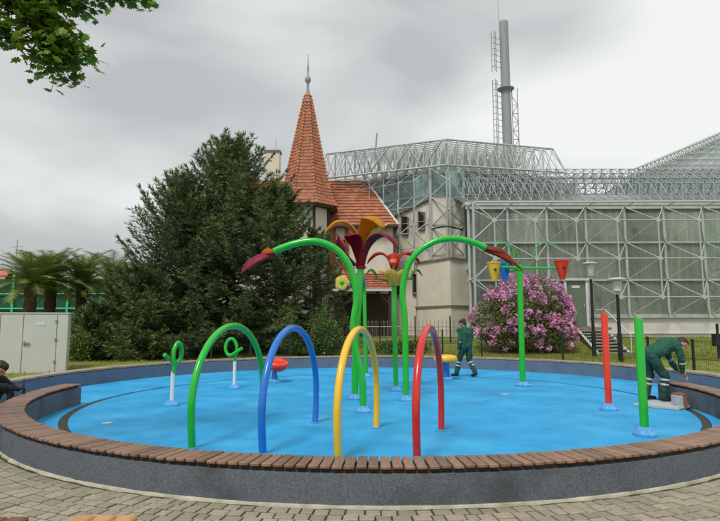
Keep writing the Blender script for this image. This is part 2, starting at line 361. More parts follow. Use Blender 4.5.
def union_r(c, a, grow=0.0):             # outline of the pool floor: the two rings together
    best = 0
    for cc, rr in ((NC, 6.3), (FC, 8.1)):
        dx, dy = c[0] - cc[0], c[1] - cc[1]; ca, sa = math.cos(a), math.sin(a); bq = dx * ca + dy * sa; cq = dx * dx + dy * dy - rr * rr
        best = max(best, -bq + math.sqrt(bq * bq - cq))
    return best
q = MB(); n = 180; rings = []
for lev in (0.02, 3.0, GR - .075, GR - .07, GR - .07, GR + .07, GR + .07, GR + .075, -1):
    rings.append(lev)
zs = (0, 0, 0, -.004, -.05, -.05, -.004, 0.0, 0)
for lev, z in zip(rings, zs):
    for j in range(n):
        a = 2 * math.pi * j / n; rr = lev if lev > 0 else max(union_r(GC, a), GR + .08); q.v.append((GC[0] + rr * math.cos(a), GC[1] + rr * math.sin(a), ZF + z))
for i in range(len(rings) - 1):
    for j in range(n): q.f.append((i * n + j, i * n + (j + 1) % n, (i + 1) * n + (j + 1) % n, (i + 1) * n + j))
q.f.append(tuple(range(n)))
pool = q.build('pool_floor', M['rubber'], kind='structure', smooth=30); ORG[pool] = Vector((0, 0, 0))
MB().arc(GC, GR - .062, GR + .062, ZF - .045, ZF - .02, 0, 2 * math.pi, 180).build('drain_channel', M['drain'], pool)
for px, py in ((107, 423), (505, 394)):
    c = G(px, py, ZF); MB().lathe([(0.085, 0.0), (0.085, 0.004), (0.06, 0.007), (0.03, 0.006)], (c.x, c.y, ZF + 0.001), 20).build('floor_nozzle', M['board'], pool, smooth=40)

# ------------------------------------------------------------------ the two bench walls
a0, a1 = R(177.2), R(366.2)
t = thing('bench_wall', 'curved dark concrete wall with brown slat bench on top and cobbles at its foot', 'wall', (NC[0], NC[1] - 6.3, 0), 'bench walls round the splash pool')
MB().arc(NC, 6.10, 6.47, -0.12, 0.275, a0, a1, 200).build('wall', M['conc'], t, smooth=40)
q = MB(); n = 260; vs = []
for i in range(n + 1):
    a = R(176) + R(188) * i / n; wv = 0.022 * math.sin(i * .9) * math.sin(i * .37) + .008 * rng.uniform(-1, 1)
    for rr, z in ((6.45, -.03), (6.503 + wv * .7, -.03), (6.488 + wv * .7, 0.008), (6.45, 0.018)): vs.append((NC[0] + rr * math.cos(a), NC[1] + rr * math.sin(a), z))
q.add(vs, [(i * 4 + j, i * 4 + (j + 1) % 4, i * 4 + 4 + (j + 1) % 4, i * 4 + 4 + j) for i in range(n) for j in range(4)])
q.build('cement_edge', M['cement'], t, smooth=40)
MB().arc(NC, 6.15, 6.21, 0.277, 0.3155, a0 + .004, a1 - .004, 200).arc(NC, 6.36, 6.42, 0.277, 0.3155, a0 + .004, a1 - .004, 200).build('batten', M['timber'], t)
sl = []
for k in range(4):
    bm = bmesh.new(); bmesh.ops.create_cube(bm, size=1.0)
    bmesh.ops.scale(bm, vec=(0.375, 0.088, 0.028), verts=bm.verts)
    for v in bm.verts: v.co += Vector((rng.uniform(-.004, .004), rng.uniform(-.002, .002) + (0.0025 if v.co.x > 0 else -.0025) * (1 if v.co.y > 0 else -1), 0))
    bmesh.ops.bevel(bm, geom=bm.edges[:], offset=0.005, segments=1, affect='EDGES')
    me = bpy.data.meshes.new('slat'); bm.to_mesh(me); bm.free(); me.materials.append(M['slat']); sl.append(me)
n = int((a1 - a0) * 6.28 / 0.1045)
for i in range(n):
    a = a0 + (a1 - a0) * (i + .5) / n + rng.uniform(-.0006, .0006); rr = 6.285 + rng.uniform(-.008, .008)
    shared('slat', rng.choice(sl), t, Matrix.Translation((NC[0] + rr * math.cos(a), NC[1] + rr * math.sin(a), 0.3305 + rng.uniform(-.002, .002))) @ Matrix.Rotation(a + rng.uniform(-.004, .004), 4, 'Z'))
b0, b1 = R(-24), R(204)
t = thing('bench_wall', 'curved blue grey wall with pale bench top along the lawn behind the pool', 'wall', (FC[0], FC[1] + 8.2, 0), 'bench walls round the splash pool')
MB().arc(FC, 8.0, 8.38, -0.15, 0.285, b0, b1, 220).build('wall', M['concin'], t, smooth=40)
q = MB(); n = int((b1 - b0) * 8.2 / 0.111)
for i in range(n):
    a = b0 + (b1 - b0) * (i + .5) / n; q.box((FC[0] + 8.19 * math.cos(a), FC[1] + 8.19 * math.sin(a), 0.326), (0.38, 0.1, 0.048), a)
q.build('slat_row', M['slatfar'], t, kind='stuff')
MB().arc(FC, 8.06, 8.12, 0.287, 0.300, b0 + .004, b1 - .004, 200).arc(FC, 8.26, 8.32, 0.287, 0.300, b0 + .004, b1 - .004, 200).build('batten', M['timber'], t)

# ------------------------------------------------------------------ splash pad toys
def flange(parent, x, y, r=0.15, h=0.11, z=ZF):
    return MB().lathe([(r, 0), (r * 1.02, .03), (r * .95, .045), (r * .78, .055), (r * .55, h), (r * .4, h + .01)], (x, y, z + .001), 20).build('flange', M['flange'], parent, smooth=50)
def spline(pts, k=8):
    pts = [Vector(p) for p in pts]; o = []
    for i in range(len(pts) - 1):
        a, b, c, d = pts[max(i - 1, 0)], pts[i], pts[i + 1], pts[min(i + 2, len(pts) - 1)]
        for j in range(k):
            u = j / k; o.append(0.5 * ((2 * b) + (c - a) * u + (2 * a - 5 * b + 4 * c - d) * u * u + (3 * b - a - 3 * c + d) * u ** 3))
    return o + [pts[-1]]

for nm, lab, mk, A, B, H in (
        ('spray_arch', 'green hoop arch, the widest of four standing in the pool', 'gpipe', (-2.25, 7.72), (-1.75, 10.1), 1.60),
        ('spray_arch', 'blue hoop arch between the green and the yellow hoop', 'bpipe', (-1.25, 7.40), (-0.76, 9.6), 1.57),
        ('spray_arch', 'yellow hoop arch between the blue and the red hoop', 'ypipe', (-0.27, 7.06), (0.25, 9.14), 1.55),
        ('spray_arch', 'red hoop arch at the end of the hoop row', 'rpipe', (0.68, 6.92), (1.25, 8.9), 1.57)):
    A, B = Vector((*A, 0)), Vector((*B, 0)); c = (A + B) / 2; hv = (B - A) / 2
    t = thing(nm, lab, 'spray arch', (c.x, c.y, ZF), 'hoop arches in the pool')
    zc = 0.52; hb = H + .02 - zc; ph = math.asin((zc + .0) / (hb * 1.25)); pts = []
    for i in range(49):
        u = -1 + 2 * i / 48; an = (math.pi / 2 + ph * .8) * u; kx = math.sin(an) / math.cos(ph * .8)
        zz = math.cos(an); zz = zc + hb * zz if zz > 0 else zc * (1 - (-zz / math.sin(ph * .8)))
        pts.append(c + hv * kx + Vector((0, 0, ZF + zz)))
    MB().tube(pts, 0.05, 14).build('hoop', M[mk], t, smooth=60)
    for e_ in (A, B): MB().lathe([(0.085, 0), (0.085, .008), (0.055, .02)], (e_.x, e_.y, ZF + .001), 16).build('foot_ring', M['rubber'], t, smooth=40)

def loop_pipe(x, y, rz, lab):
    t = thing('spray_loop', lab, 'spray pipe', (0, 0, 0), 'looped spray pipes')
    flange(t, 0, 0, 0.15, .1, 0)
    MB().tube([(0, 0, .05), (0, 0, .68)], .042, 14).build('post', M['wpipe'], t, smooth=60)
    pts = spline([(0, .03, .66), (0, .035, .80), (.035, .04, .92), (.03, .035, 1.08), (-.02, .03, 1.20), (-.10, .015, 1.26), (-.19, 0, 1.21), (-.235, -.01, 1.09), (-.23, -.02, .96), (-.17, -.03, .86), (-.08, -.04, .85), (.02, -.045, .91), (.11, -.045, .97), (.20, -.045, 1.03)], 6)
    lp = MB().tube(pts, .042, 12).build('loop', M['gpipe'], t, smooth=60)
    t.location = (x, y, ZF); t.rotation_euler.z = rz
    return t
loop_pipe(-3.83, 11.63, R(-118), 'looped green spray pipe on a white post, its stub turned to the cabinet')
loop_pipe(-3.21, 14.52, R(0), 'looped green spray pipe on a white post seen through the green hoop')

c = G(274.5, 382)
t = thing('spinner_seat', 'red tilted dish seat on a short blue stem', 'play seat', (c.x, c.y, ZF))
flange(t, c.x, c.y, .2, .08)
MB().tube([(c.x, c.y, ZF + .05), (c.x, c.y, ZF + .34)], [.09, .06], 14).build('stem', M['bpipe'], t, smooth=60)
TM = Matrix.Rotation(R(14), 3, 'X') @ Matrix.Rotation(R(9), 3, 'Y')
MB().lathe([(.05, -.10), (.2, -.08), (.3, .0), (.325, .10), (.31, .155), (.27, .175), (.2, .165), (.04, .15)], (c.x + .06, c.y, ZF + .43), 26, TM).build('seat_dish', M['rpole'], t, smooth=60)
c = G(446, 379.5)
t = thing('spinner_seat', 'yellow mushroom seat on a blue stem behind the red hoop', 'play seat', (c.x, c.y, ZF))
flange(t, c.x, c.y, .2, .08)
MB().tube([(c.x, c.y, ZF + .05), (c.x, c.y, ZF + .52)], [.12, .10], 14).build('stem', M['bpipe'], t, smooth=60)
MB().lathe([(.12, .0), (.31, .01), (.35, .07), (.34, .15), (.29, .2), (.1, .22), (.03, .22)], (c.x, c.y, ZF + .5), 26).build('cap', M['ypipe'], t, smooth=60)

def petal(name, mk, parent, base, az, line, wid, curl=0.25, th=0.012, n=7, wk=1.0):
    wid = [w_ * wk for w_ in wid]
    """a curved shell: line gives (radius, height), wid the half widths, curl the hollow across"""
    k = 5; pts = spline([(r, 0, z) for r, z in line], 5); ws = spline([(w_, 0, 0) for w_ in wid], max(1, round(5 * (len(line) - 1) / (len(wid) - 1))))
    D = Vector((math.cos(az), math.sin(az), 0)); S = Vector((-math.sin(az), math.cos(az), 0)); base = Vector(base); top = []; m = len(pts)
    for i, p in enumerate(pts):
        wv = ws[min(len(ws) - 1, int(i * (len(ws) - 1) / (m - 1)))].x
        tg = pts[min(i + 1, m - 1)] - pts[max(i - 1, 0)]; nr = Vector((-tg.z, 0, tg.x)).normalized()
        for j in range(n):
            u = -1 + 2 * j / (n - 1); off = curl * wv * (u * u)
            top.append(base + D * (p.x - nr.x * off) + Vector((0, 0, p.z - nr.z * off)) + S * (u * wv))
    fs = [(i * n + j, i * n + j + 1, (i + 1) * n + j + 1, (i + 1) * n + j) for i in range(m - 1) for j in range(n - 1)]
    o = MB().add(top, fs).build(name, M[mk], parent, smooth=180, fix=False)
    md = o.modifiers.new('thick', 'SOLIDIFY'); md.thickness = th; md.offset = 0
    return o

# tall flower with maroon and orange petals
Ba = G(354.7, 399); T = P(361.0, 266, 12.53)
t = thing('water_flower', 'tallest pipe flower, long maroon petals under arching orange ones', 'water flower', (Ba.x, Ba.y, ZF), 'pipe flowers in the pool')
flange(t, Ba.x, Ba.y, .17)
MB().tube(spline([(Ba.x, Ba.y, ZF + .05), P(356, 340, 12.53), P(359, 300, 12.53), T], 8), .075, 14).build('stem', M['gpipe'], t, smooth=60)
MB().tube([T + Vector((0, 0, -.06)), T + Vector((0, 0, .26))], .05, 12).build('stem_tip', M['gpipe'], t, smooth=60)
MB().lathe([(.085, 0), (.115, .02), (.115, .06), (.07, .08)], T - Vector((0, 0, .07)), 16).build('collar', M['maroon'], t, smooth=50)
for az, ln, wd in ((200, [(.05, 0), (.20, .10), (.36, .26), (.46, .46), (.54, .66)], [.05, .12, .16, .14, .03]),
                   (226, [(.05, 0), (.07, .34), (.14, .56), (.30, .71), (.50, .62)], [.05, .10, .17, .17, .03]),
                   (-34, [(.05, 0), (.12, .38), (.32, .64), (.60, .70), (.84, .56), (.98, .32)], [.04, .09, .14, .16, .13, .03]),
                   (95, [(.05, 0), (.12, .35), (.25, .58), (.42, .62), (.6, .5)], [.05, .13, .18, .16, .04])):
    petal('petal', 'maroon', t, T, R(az), ln, wd, wk=1.3)
for az, mk, ln, wd in ((186, 'orange', [(.0, .34), (.05, .68), (.26, .97), (.54, 1.02), (.74, .88), (.84, .70)], [.015, .11, .18, .20, .16, .03]),
                       (318, 'orange', [(.01, .36), (.01, .60), (.10, .88), (.26, 1.08), (.50, 1.02), (.66, .80)], [.015, .10, .17, .22, .19, .04]),
                       (12, 'yellow', [(.04, .2), (.12, .58), (.26, .80), (.46, .92), (.66, 1.0)], [.015, .10, .16, .15, .02]),
                       (183, 'pink', [(.28, .36), (.34, .46), (.40, .56), (.48, .66), (.56, .74)], [.06, .10, .12, .09, .02])):
    petal('petal', mk, t, T, R(az), ln, wd, wk=1.35)

# nodding leaf stems
def leaf_head(t, tip, dirn, length, mats):
    dirn = Vector(dirn).normalized(); side = Vector((0, .62, .78)); side = (side - dirn * side.dot(dirn)).normalized(); up = dirn.cross(side).normalized()
    if up.z < 0: up = -up
    for k, (so_, mk, ln) in enumerate(mats):
        pts = []; n = 10; vs = []
        for i in range(n + 1):
            u = i / n; wv = .088 * math.sin(math.pi * min(1, u * .86 + .14)) ** .8 * (1 - .08 * k); ctr = Vector(tip) + dirn * (u * ln) + side * (so_ * u * .16) + up * (.10 * math.sin(u * 2.6) - .03 * k - .22 * u * u * .6)
            for j in range(5):
                x = -1 + j / 2; vs.append(ctr + side * (x * wv) + up * (-.35 * wv * x * x))
        o = MB().add(vs, [(i * 5 + j, i * 5 + j + 1, (i + 1) * 5 + j + 1, (i + 1) * 5 + j) for i in range(n) for j in range(4)]).build('leaf_blade', M[mk], t, smooth=180, fix=False)
        md = o.modifiers.new('thick', 'SOLIDIFY'); md.thickness = .014; md.offset = 0
Bb = G(363, 412); Y = Bb.y
t = thing('nodding_stem', 'green pipe stem bowed over towards the conifer with purple and orange leaves', 'water spout', (Bb.x, Bb.y, ZF), 'bowed pipe stems')
flange(t, Bb.x, Bb.y, .16)
MB().tube(spline([(Bb.x, Bb.y, ZF + .05), P(362.5, 385, Y), P(360, 368, Y), P(356, 352, Y), P(353.5, 335, Y), P(354, 318, Y), P(356.5, 302, Y), P(355.5, 287, Y), P(350.5, 269, Y), P(343, 256, Y), P(333, 247.5, Y), P(321, 242.5, Y), P(308, 241.3, Y), P(294, 244, Y), P(282, 248, Y), P(274, 251.5, Y)], 6), .068, 14).build('stem', M['gpipe'], t, smooth=60)
tp = P(275, 251, Y); leaf_head(t, tp, P(241, 266, Y - .15) - tp, 0.72, ((.5, 'dorange', .30), (-.5, 'purple', .78), (.6, 'purple', .70), (.0, 'rust', .60)))
Be = G(406, 400.6); Y = Be.y
t = thing('nodding_stem', 'green pipe stem bowed over towards the buckets with rust red leaves', 'water spout', (Be.x, Be.y, ZF), 'bowed pipe stems')
flange(t, Be.x, Be.y, .16)
MB().tube(spline([(Be.x, Be.y, ZF + .05), P(405.5, 350, Y), P(404.5, 315, Y), P(402.5, 297, Y), P(403.5, 282, Y), P(407.5, 267, Y), P(413, 257.5, Y), P(420, 250.5, Y), P(428, 245, Y), P(438, 240.5, Y), P(452, 238.6, Y), P(465, 240.2, Y), P(476, 243.5, Y), P(486, 248, Y)], 6), .068, 14).build('stem', M['gpipe'], t, smooth=60)
tp = P(485, 247, Y); leaf_head(t, tp, P(523, 264, Y - .1) - tp, 0.92, ((.5, 'rust', .66), (-.5, 'rust', .96), (.6, 'dorange', .8), (.0, 'maroon', .74)))

# yellow cup flower
Bd = G(396, 390.5); Y = Bd.y; T = P(394, 285, Y)
t = thing('water_flower', 'pipe flower with yellow trumpet cup and red petals curling above it', 'water flower', (Bd.x, Bd.y, ZF), 'pipe flowers in the pool')
flange(t, Bd.x, Bd.y, .17)
MB().tube([(Bd.x, Bd.y, ZF + .05), T], .062, 14).build('stem', M['gpipe'], t, smooth=60)
for k in range(6):
    petal('petal', 'yellow', t, T, R(60 * k + 12), [(.09, -.02), (.11, .16), (.18, .29), (.31, .36), (.48, .36)], [.085, .12, .14, .11, .012], .3)
MB().tube([T + Vector((0, 0, .05)), T + Vector((0, 0, .58))], .04, 10).build('pistil', M['leafp'], t, smooth=60)
T2 = T + Vector((0, 0, .40))
for az, mk in ((172, 'redp'), (8, 'redp'), (262, 'pink'), (85, 'redp')):
    k, kz = (.4, .55) if mk == 'pink' else (1, 1)
    petal('petal', mk, t, T2, R(az), [(.05, 0), (.11 * k, .24 * kz), (.26 * k, .42 * kz), (.46 * k, .42 * kz), (.62 * k, .28 * kz), (.68 * k, .14)], [w_ * (.55 if mk == 'pink' else 1) for w_ in (.06, .11, .16, .17, .13, .02)], .3)
for sx in (-1, 1):
    d = MB().tube(spline([T + Vector((0, 0, .02)), T + Vector((sx * .28, 0, .13)), T + Vector((sx * .5, 0, .16))], 5), .022, 8).build('twig', M['leafp'], t, smooth=60)
    petal('leaf', 'leafp', t, T + Vector((sx * .42, 0, .14)), 0 if sx > 0 else math.pi, [(0, 0), (.03, .16), (.12, .27), (.22, .24), (.30, .08)], [.02, .12, .17, .13, .015], .3)

# far stem with two daisy discs
Bc = G(366, 377); Y = Bc.y; T = P(364, 281, Y)
t = thing('water_flower', 'thin far pipe stem carrying a yellow disc and a scalloped blue disc', 'water flower', (Bc.x, Bc.y, ZF), 'pipe flowers in the pool')
flange(t, Bc.x, Bc.y, .16)
MB().tube([(Bc.x, Bc.y, ZF + .05), T], .06, 12).build('stem', M['gpipe'], t, smooth=60)
cy = P(342, 282.5, Y - .25); cb = P(357.5, 283, Y - .05)
MB().tube([cy + Vector((0, -.05, 0)), cb, T + Vector((0, 0, -.06))], .03, 8).build('arm', M['gpipe'], t, smooth=60)
def daisy(name, mk, c, r, lobes, amp, ry, rx):
    n = 72; Mx = Matrix.Rotation(ry, 3, 'Z') @ Matrix.Rotation(rx, 3, 'X'); vs = []
    for y_, k in ((-.02, .4), (-.03, .9), (0, 1), (.03, .9), (.02, .4)):
        for j in range(n):
            a = 2 * math.pi * j / n; rr = r * k * (1 + amp * math.cos(lobes * a)); vs.append(c + Mx @ Vector((rr * math.cos(a), y_, rr * math.sin(a))))
    fs = [(i * n + j, i * n + (j + 1) % n, (i + 1) * n + (j + 1) % n, (i + 1) * n + j) for i in range(4) for j in range(n)] + [tuple(range(n)), tuple(range(5 * n - 1, 4 * n - 1, -1))]
    return MB().add(vs, fs).build(name, M[mk], t, smooth=60)
daisy('yellow_disc', 'yellow', cy, .225, 5, .07, R(-18), R(-8)); daisy('blue_disc', 'blue', cb, .255, 14, .05, R(-18), R(-8))
MB().lathe([(.07, -.06), (.07, .06), (.04, .09)], cy, 12, Matrix.Rotation(R(90), 3, 'X')).build('hub', M['gpipe'], t, smooth=50)

# tipping buckets
Bk = G(523, 386); Y = Bk.y; T = P(519.5, 268, Y)
t = thing('bucket_stand', 'green pole with crossbar carrying yellow, blue and red tipping buckets', 'bucket stand', (Bk.x, Bk.y, ZF))
flange(t, Bk.x, Bk.y, .2)
MB().tube([(Bk.x, Bk.y, ZF + .05), (T.x, Y, T.z + .1)], .075, 14).build('pole', M['gpipe'], t, smooth=60)
MB().lathe([(.10, -.06), (.11, 0), (.10, .06)], T, 16).build('hub', M['gpipe'], t, smooth=50)
def bucket(mk, px, py, Yb, rt, h):
    c = P(px, py, Yb)
    a = strut('arm', M['gpipe'], t, T, Vector((c.x - (.9 * rt if c.x > T.x else -.9 * rt), c.y, T.z)), .03)
    b = MB().lathe([(rt * .38, -h * .62), (rt * .80, 0), (rt, h * .34), (rt * 1.08, h * .36), (rt * 1.08, h * .42), (rt * .92, h * .42), (rt * .86, h * .3), (rt * .4, -h * .5)], c, 20).build('bucket', M[mk], t, smooth=40)
    for sy in (-1, 1): MB().lathe([(.035, -.02), (.035, .02), (.02, .03)], c + Vector((0, sy * rt * .84, 0)), 10, Matrix.Rotation(R(90 * sy), 3, 'X')).build('pivot', M['black'], b)
    s_ = 1 if c.x > T.x else -1
    e0 = T + (Vector((c.x, c.y, T.z)) - T) * .55; 
    MB().tube(spline([e0, e0 + Vector((-s_ * .22, 0, .28)), e0 + Vector((-s_ * .16, 0, .56)), e0 + Vector((s_ * .12, 0, .70)), c + Vector((-s_ * .05, 0, .58)), c + Vector((0, 0, .42))], 6), .014, 8).build('filler_pipe', M['gpipe'], t, smooth=60)
bucket('ypipe', 494, 270, Y - .35, .17, .48); bucket('bbucket', 505, 270, Y + 1.2, .17, .48); bucket('rpole', 562, 268, Y + .1, .19, .5)

for nm, lab, mk, px, py, top in (('spray_post', 'plain orange red post with a pale blue foot', 'rpole', 609, 410, 313), ('spray_post', 'plain bright green post with a pale blue foot near the bending worker', 'gpipe', 645, 435.5, 318)):
    c = G(px, py); t = thing(nm, lab, 'post', (c.x, c.y, ZF), 'plain posts in the pool'); flange(t, c.x, c.y, .165, .12)
    z1 = P(px, top, c.y).z; MB().tube([(c.x, c.y, ZF + .05), (c.x, c.y, z1 - .02), (c.x, c.y, z1)], [.062, .062, .054], 16).build('post', M[mk], t, smooth=40)

# ------------------------------------------------------------------ steel and glass palm house, wing
YR, DF = 30.0, 1.43                       # glass plane, depth of the space frame
colx = [P(508.6 + 39 * (i - 1) + (0.35 * max(0, i - 2)), 260, YR).x for i in range(-0, 10)]
bw = (colx[6] - colx[1]) / 5; colx = [colx[1] + bw * (i - 1) for i in range(10)]
rowz = [P(640, y, YR).z for y in (316, 280, 242.5, 207)]
wing = thing('palm_house_wing', 'long glass wing with white steel space frame and white plinth above the lawn', 'greenhouse', (14, YR, 0.6))
def cell_glass(name, mt, a, b, c, d, th=0.02): return MB().slab([a, b, c, d], th)
x0, x1 = colx[0], colx[-1]
pm = {}
for i in range(9):
    for j in range(3):
        MB().box(((colx[i] + colx[i + 1]) / 2, YR + .06, (rowz[j] + rowz[j + 1]) / 2), (bw - .09, .025, rowz[j + 1] - rowz[j] - .08), M=Matrix.Rotation(R(rng.uniform(-.7, .7)), 3, 'Z') @ Matrix.Rotation(R(rng.uniform(-.5, .5)), 3, 'X')).build('pane', M['pane'], wing)
for i, x in enumerate(colx):
    MB().box((x, YR + .03, (rowz[0] + rowz[3]) / 2), (.13, .16, rowz[3] - rowz[0] + .1)).build('mullion', M['steel'], wing)
    if i < 9:
        for dx in (.33, .66): MB().box((x + bw * dx, YR + .05, (rowz[0] + rowz[3]) / 2), (.012, .03, rowz[3] - rowz[0])).build('glazing_bar', M['steelg'], wing)
for j, z in enumerate(rowz):
    MB().box(((x0 + x1) / 2, YR + .02, z), (x1 - x0 + .3, .15 if j else .34, .10 if j in (1, 2) else .20)).build('rail', M['steel'], wing)
MB().box(((x0 + x1) / 2, YR + .35, rowz[3] + .20), (x1 - x0 + .4, .9, .20)).build('fascia', M['steel'], wing)
MB().box(((x0 + x1) / 2, YR + .10, rowz[3] - .22), (x1 - x0, .06, .22)).build('dark_slit', M['void'], wing)  # solid dark strip filling the slit below the fascia
MB().box(((x0 + x1) / 2, YR + .25, (rowz[0] + .2) / 2 - .05), (x1 - x0 + .2, .5, rowz[0] - .2 - .14)).build('plinth', M['plinth'], wing)
MB().box(((x0 + x1) / 2, YR - .02, .98), (x1 - x0 + .2, .1, .05)).build('plinth_ledge', M['plinth'], wing)
fx = [(colx[i] + colx[i + 1]) / 2 for i in range(9)]; fz = [(rowz[j] + rowz[j + 1]) / 2 for j in range(3)]; YF = YR - DF
plate = MB().tube([(0, -.03, 0), (0, .03, 0)], .16, 4).build('node_mesh', M['steel']); pmesh = plate.data; bpy.data.objects.remove(plate)
for i, x in enumerate(fx):
    for j, z in enumerate(fz):
        if j == 0 and i == 2: continue                     # left open for the door
        shared('node_plate', pmesh, wing, Matrix.Translation((x, YF, z)))
        for ci, cj in ((0, 0), (1, 0), (0, 1), (1, 1)): strut('diagonal_strut', M['steel'], wing, (x, YF, z), (colx[i + ci], YR - .04, rowz[j + cj]), .027)
        if i < 8 and not (j == 0 and i in (1, 2)): strut('chord', M['steel'], wing, (x, YF, z), (fx[i + 1], YF, z), .026)
        if j < 2 and not (i == 2 and j == 0): strut('post_chord', M['steel'], wing, (x, YF, z), (x, YF, fz[j + 1]), .042)
# wing end frame on the tower side
ex = x0; eY = [YR - DF, YR - .0]
for z in rowz: strut('end_chord', M['steel'], wing, (ex, YF + .1, z), (ex, YR, z), .04)
strut('end_post', M['steel'], wing, (ex, YF + .1, rowz[0] - 1.1), (ex, YF + .1, rowz[3]), .07)
strut('end_top_rail', M['steel'], wing, (ex, YF + .1, rowz[3]), (x1, YF + .1, rowz[3] + .02), .055)
for j in range(3):
    strut('end_brace', M['steel'], wing, (ex, YF + .1, rowz[j]), (fx[0], YF, fz[j]), .035); strut('end_brace', M['steel'], wing, (ex, YF + .1, rowz[j + 1]), (fx[0], YF, fz[j]), .035)
for i in range(10): strut('eave_strut', M['steel'], wing, (colx[i], YF + .1, rowz[3]), (colx[i], YR, rowz[3]), .03)
# wing roof: glass slope and lattice
ZR0 = rowz[3] + .34; YB = 36.5; ZRB = P(640, 177.5, YB).z
MB().slab([(x0 - .1, YR + .3, ZR0 - .05), (x1, YR + .3, ZR0 - .05), (x1, YB, ZRB - 1.05), (x0 - .1, YB, ZRB - 1.05)], -.04).build('roof_glass', M['paner'], wing)
def lattice(mb, O, U, Vv, nu, nv, N, rc, rd, skip_front=False, skip_rear=False, half=True):
    O, U, Vv, N = Vector(O), Vector(U), Vector(Vv), Vector(N)
    rn = lambda i, j: O + U * i + Vv * j
    fn = lambda i, j: O + U * (i + .5) + Vv * (j + .5) + N
    for i in range(nu + 1):
        for j in range(nv + 1):
            if not skip_rear:
                if i < nu: mb.tube([rn(i, j), rn(i + 1, j)], rc, 5, caps=False)
                if j < nv: mb.tube([rn(i, j), rn(i, j + 1)], rc, 5, caps=False)
            if i < nu and j < nv:
                for a, b in ((0, 0), (1, 0), (0, 1), (1, 1)): mb.tube([fn(i, j), rn(i + a, j + b)], rd, 4, caps=False)
                if not skip_front:
                    if i < nu - 1: mb.tube([fn(i, j), fn(i + 1, j)], rc, 5, caps=False)
                    if j < nv - 1: mb.tube([fn(i, j), fn(i, j + 1)], rc, 5, caps=False)
q = MB(); nu = 32; U = Vector(((x1 - x0) / nu, 0, 0)); Vr = Vector((0, (YB - YR - .3) / 4, (ZRB - ZR0 - .2) / 4))
lattice(q, (x0, YR + .3, ZR0 + .10), U, Vr, nu, 4, Vector((0, -.25, .75)), .024, .023)
q.build('roof_lattice', M['steelg'], wing, kind='stuff', fix=False)
MB().tube([(x0 - 1.6, YB, ZRB), (x1, YB, ZRB)], .08, 8).build('ridge_chord', M['steelg'], wing)
# inside: floor, back wall, far side and planting
MB().box(((x0 + x1) / 2, 40.2, 4.2), (x1 - x0, .2, 7.2)).build('back_wall', M['inter'], wing)
MB().box(((x0 + x1) / 2, 35.3, 1.2), (x1 - x0 - .2, 9.4, .1)).build('indoor_floor', M['stone'], wing)
for k in range(6):
    px = x0 + 1.5 + k * 3.1; MB().box((px, 33.5, 4.2), (.22, .22, 6.0)).build('column', M['steelg'], wing)
# door beside the bushes
dx = P(576, 300, YR - .85).x
d = thing('glass_door', 'green glazed door in a white frame at the top of the steps', 'door', (dx, YR - .2, 1.4))
zb, zt = P(577, 326, YR - .85).z, P(577, 280.5, YR - .85).z
for sx in (-1, 1): MB().box((dx + sx * .56, YR - .86, (zb + zt) / 2), (.13, .16, zt - zb)).build('jamb', M['lamp'], d)
MB().box((dx, YR - .56, zt + .05), (1.5, .9, .12)).build('lintel', M['lamp'], d)
lf = MB().box((dx, YR - .85, (zb + zt) / 2), (.99, .05, zt - zb - .01)).build('door_leaf', M['doorp'], d)
MB().box((dx + .0, YR - .882, zt - .33), (.42, .01, .13)).build('notice', M['paper'], lf)
MB().box((dx + .40, YR - .90, zb + 1.05), (.03, .05, .18)).build('handle', M['steel'], lf)

# ------------------------------------------------------------------ palm house tower behind
A = P(430, 200, 34.4); B = P(463, 197, 34.2); A2, B2 = (A.x, A.y), (B.x, B.y)
LW = (A.x - 6.4, A.y + 4.6); RW = (B.x + 8.5, B.y + 3.6)
tower = thing('palm_house_tower', 'many sided palm house with beige walls, teal glass and open steel roof frame', 'greenhouse', (5, 36, .6))
zroof = P(447, 168, 34).z
def wallpoly(name, mk, pts, th=-.25): return MB().slab(pts, th).build(name, M[mk], tower)
gl = [V(430, 199, A2, LW), V(385, 221, A2, LW), V(340, 243, A2, LW)]
gr = [V(463, 197, B2, RW), V(482, 208, B2, RW)]
gr.append(Vector((RW[0], RW[1], gr[1].z - 1.2)))
zg = 0.3
lw_low = [Vector((A2[0], A2[1], zg)), Vector((A2[0], A2[1], gl[0].z)), gl[2], Vector((gl[2].x, gl[2].y, zg))]
wallpoly('wall', 'plaster', lw_low); wallpoly('wall', 'plaster', [Vector((B2[0], B2[1], gr[0].z)), Vector((B2[0], B2[1], zg)), Vector((RW[0], RW[1], zg)), gr[2]])
wallpoly('wall', 'plaster', [Vector((A2[0], A2[1], zg)), Vector((B2[0], B2[1], zg)), Vector((B2[0], B2[1], gr[0].z)), Vector((A2[0], A2[1], gl[0].z))], .25)
def strip_panes(a, b, ta, tb, n):
    for i in range(n):
        u0, u1 = i / n + .004, (i + 1) / n - .004
        p = [a.lerp(b, u0), a.lerp(b, u1), ta.lerp(tb, u1), ta.lerp(tb, u0)]
        MB().slab(p, .03).build('pane', M['panet'], tower)
top = lambda v: Vector((v.x, v.y, zroof - .1))
strip_panes(gl[2], gl[0], top(gl[2]), top(gl[0]), 6); strip_panes(gr[0], gr[2], top(gr[0]), top(gr[2]), 7)
strip_panes(Vector((A2[0], A2[1], gl[0].z)), Vector((B2[0], B2[1], gr[0].z)), Vector((A2[0], A2[1], zroof - .1)), Vector((B2[0], B2[1], zroof - .1)), 2)
MB().tube([gl[2] + Vector((0, -.1, 0)), gl[0] + Vector((0, -.1, 0))], .09, 6).build('sloping_sill', M['stone'], tower); MB().tube([gr[0] + Vector((0, -.1, 0)), gr[2] + Vector((0, -.1, 0))], .09, 6).build('sloping_sill', M['stone'], tower)
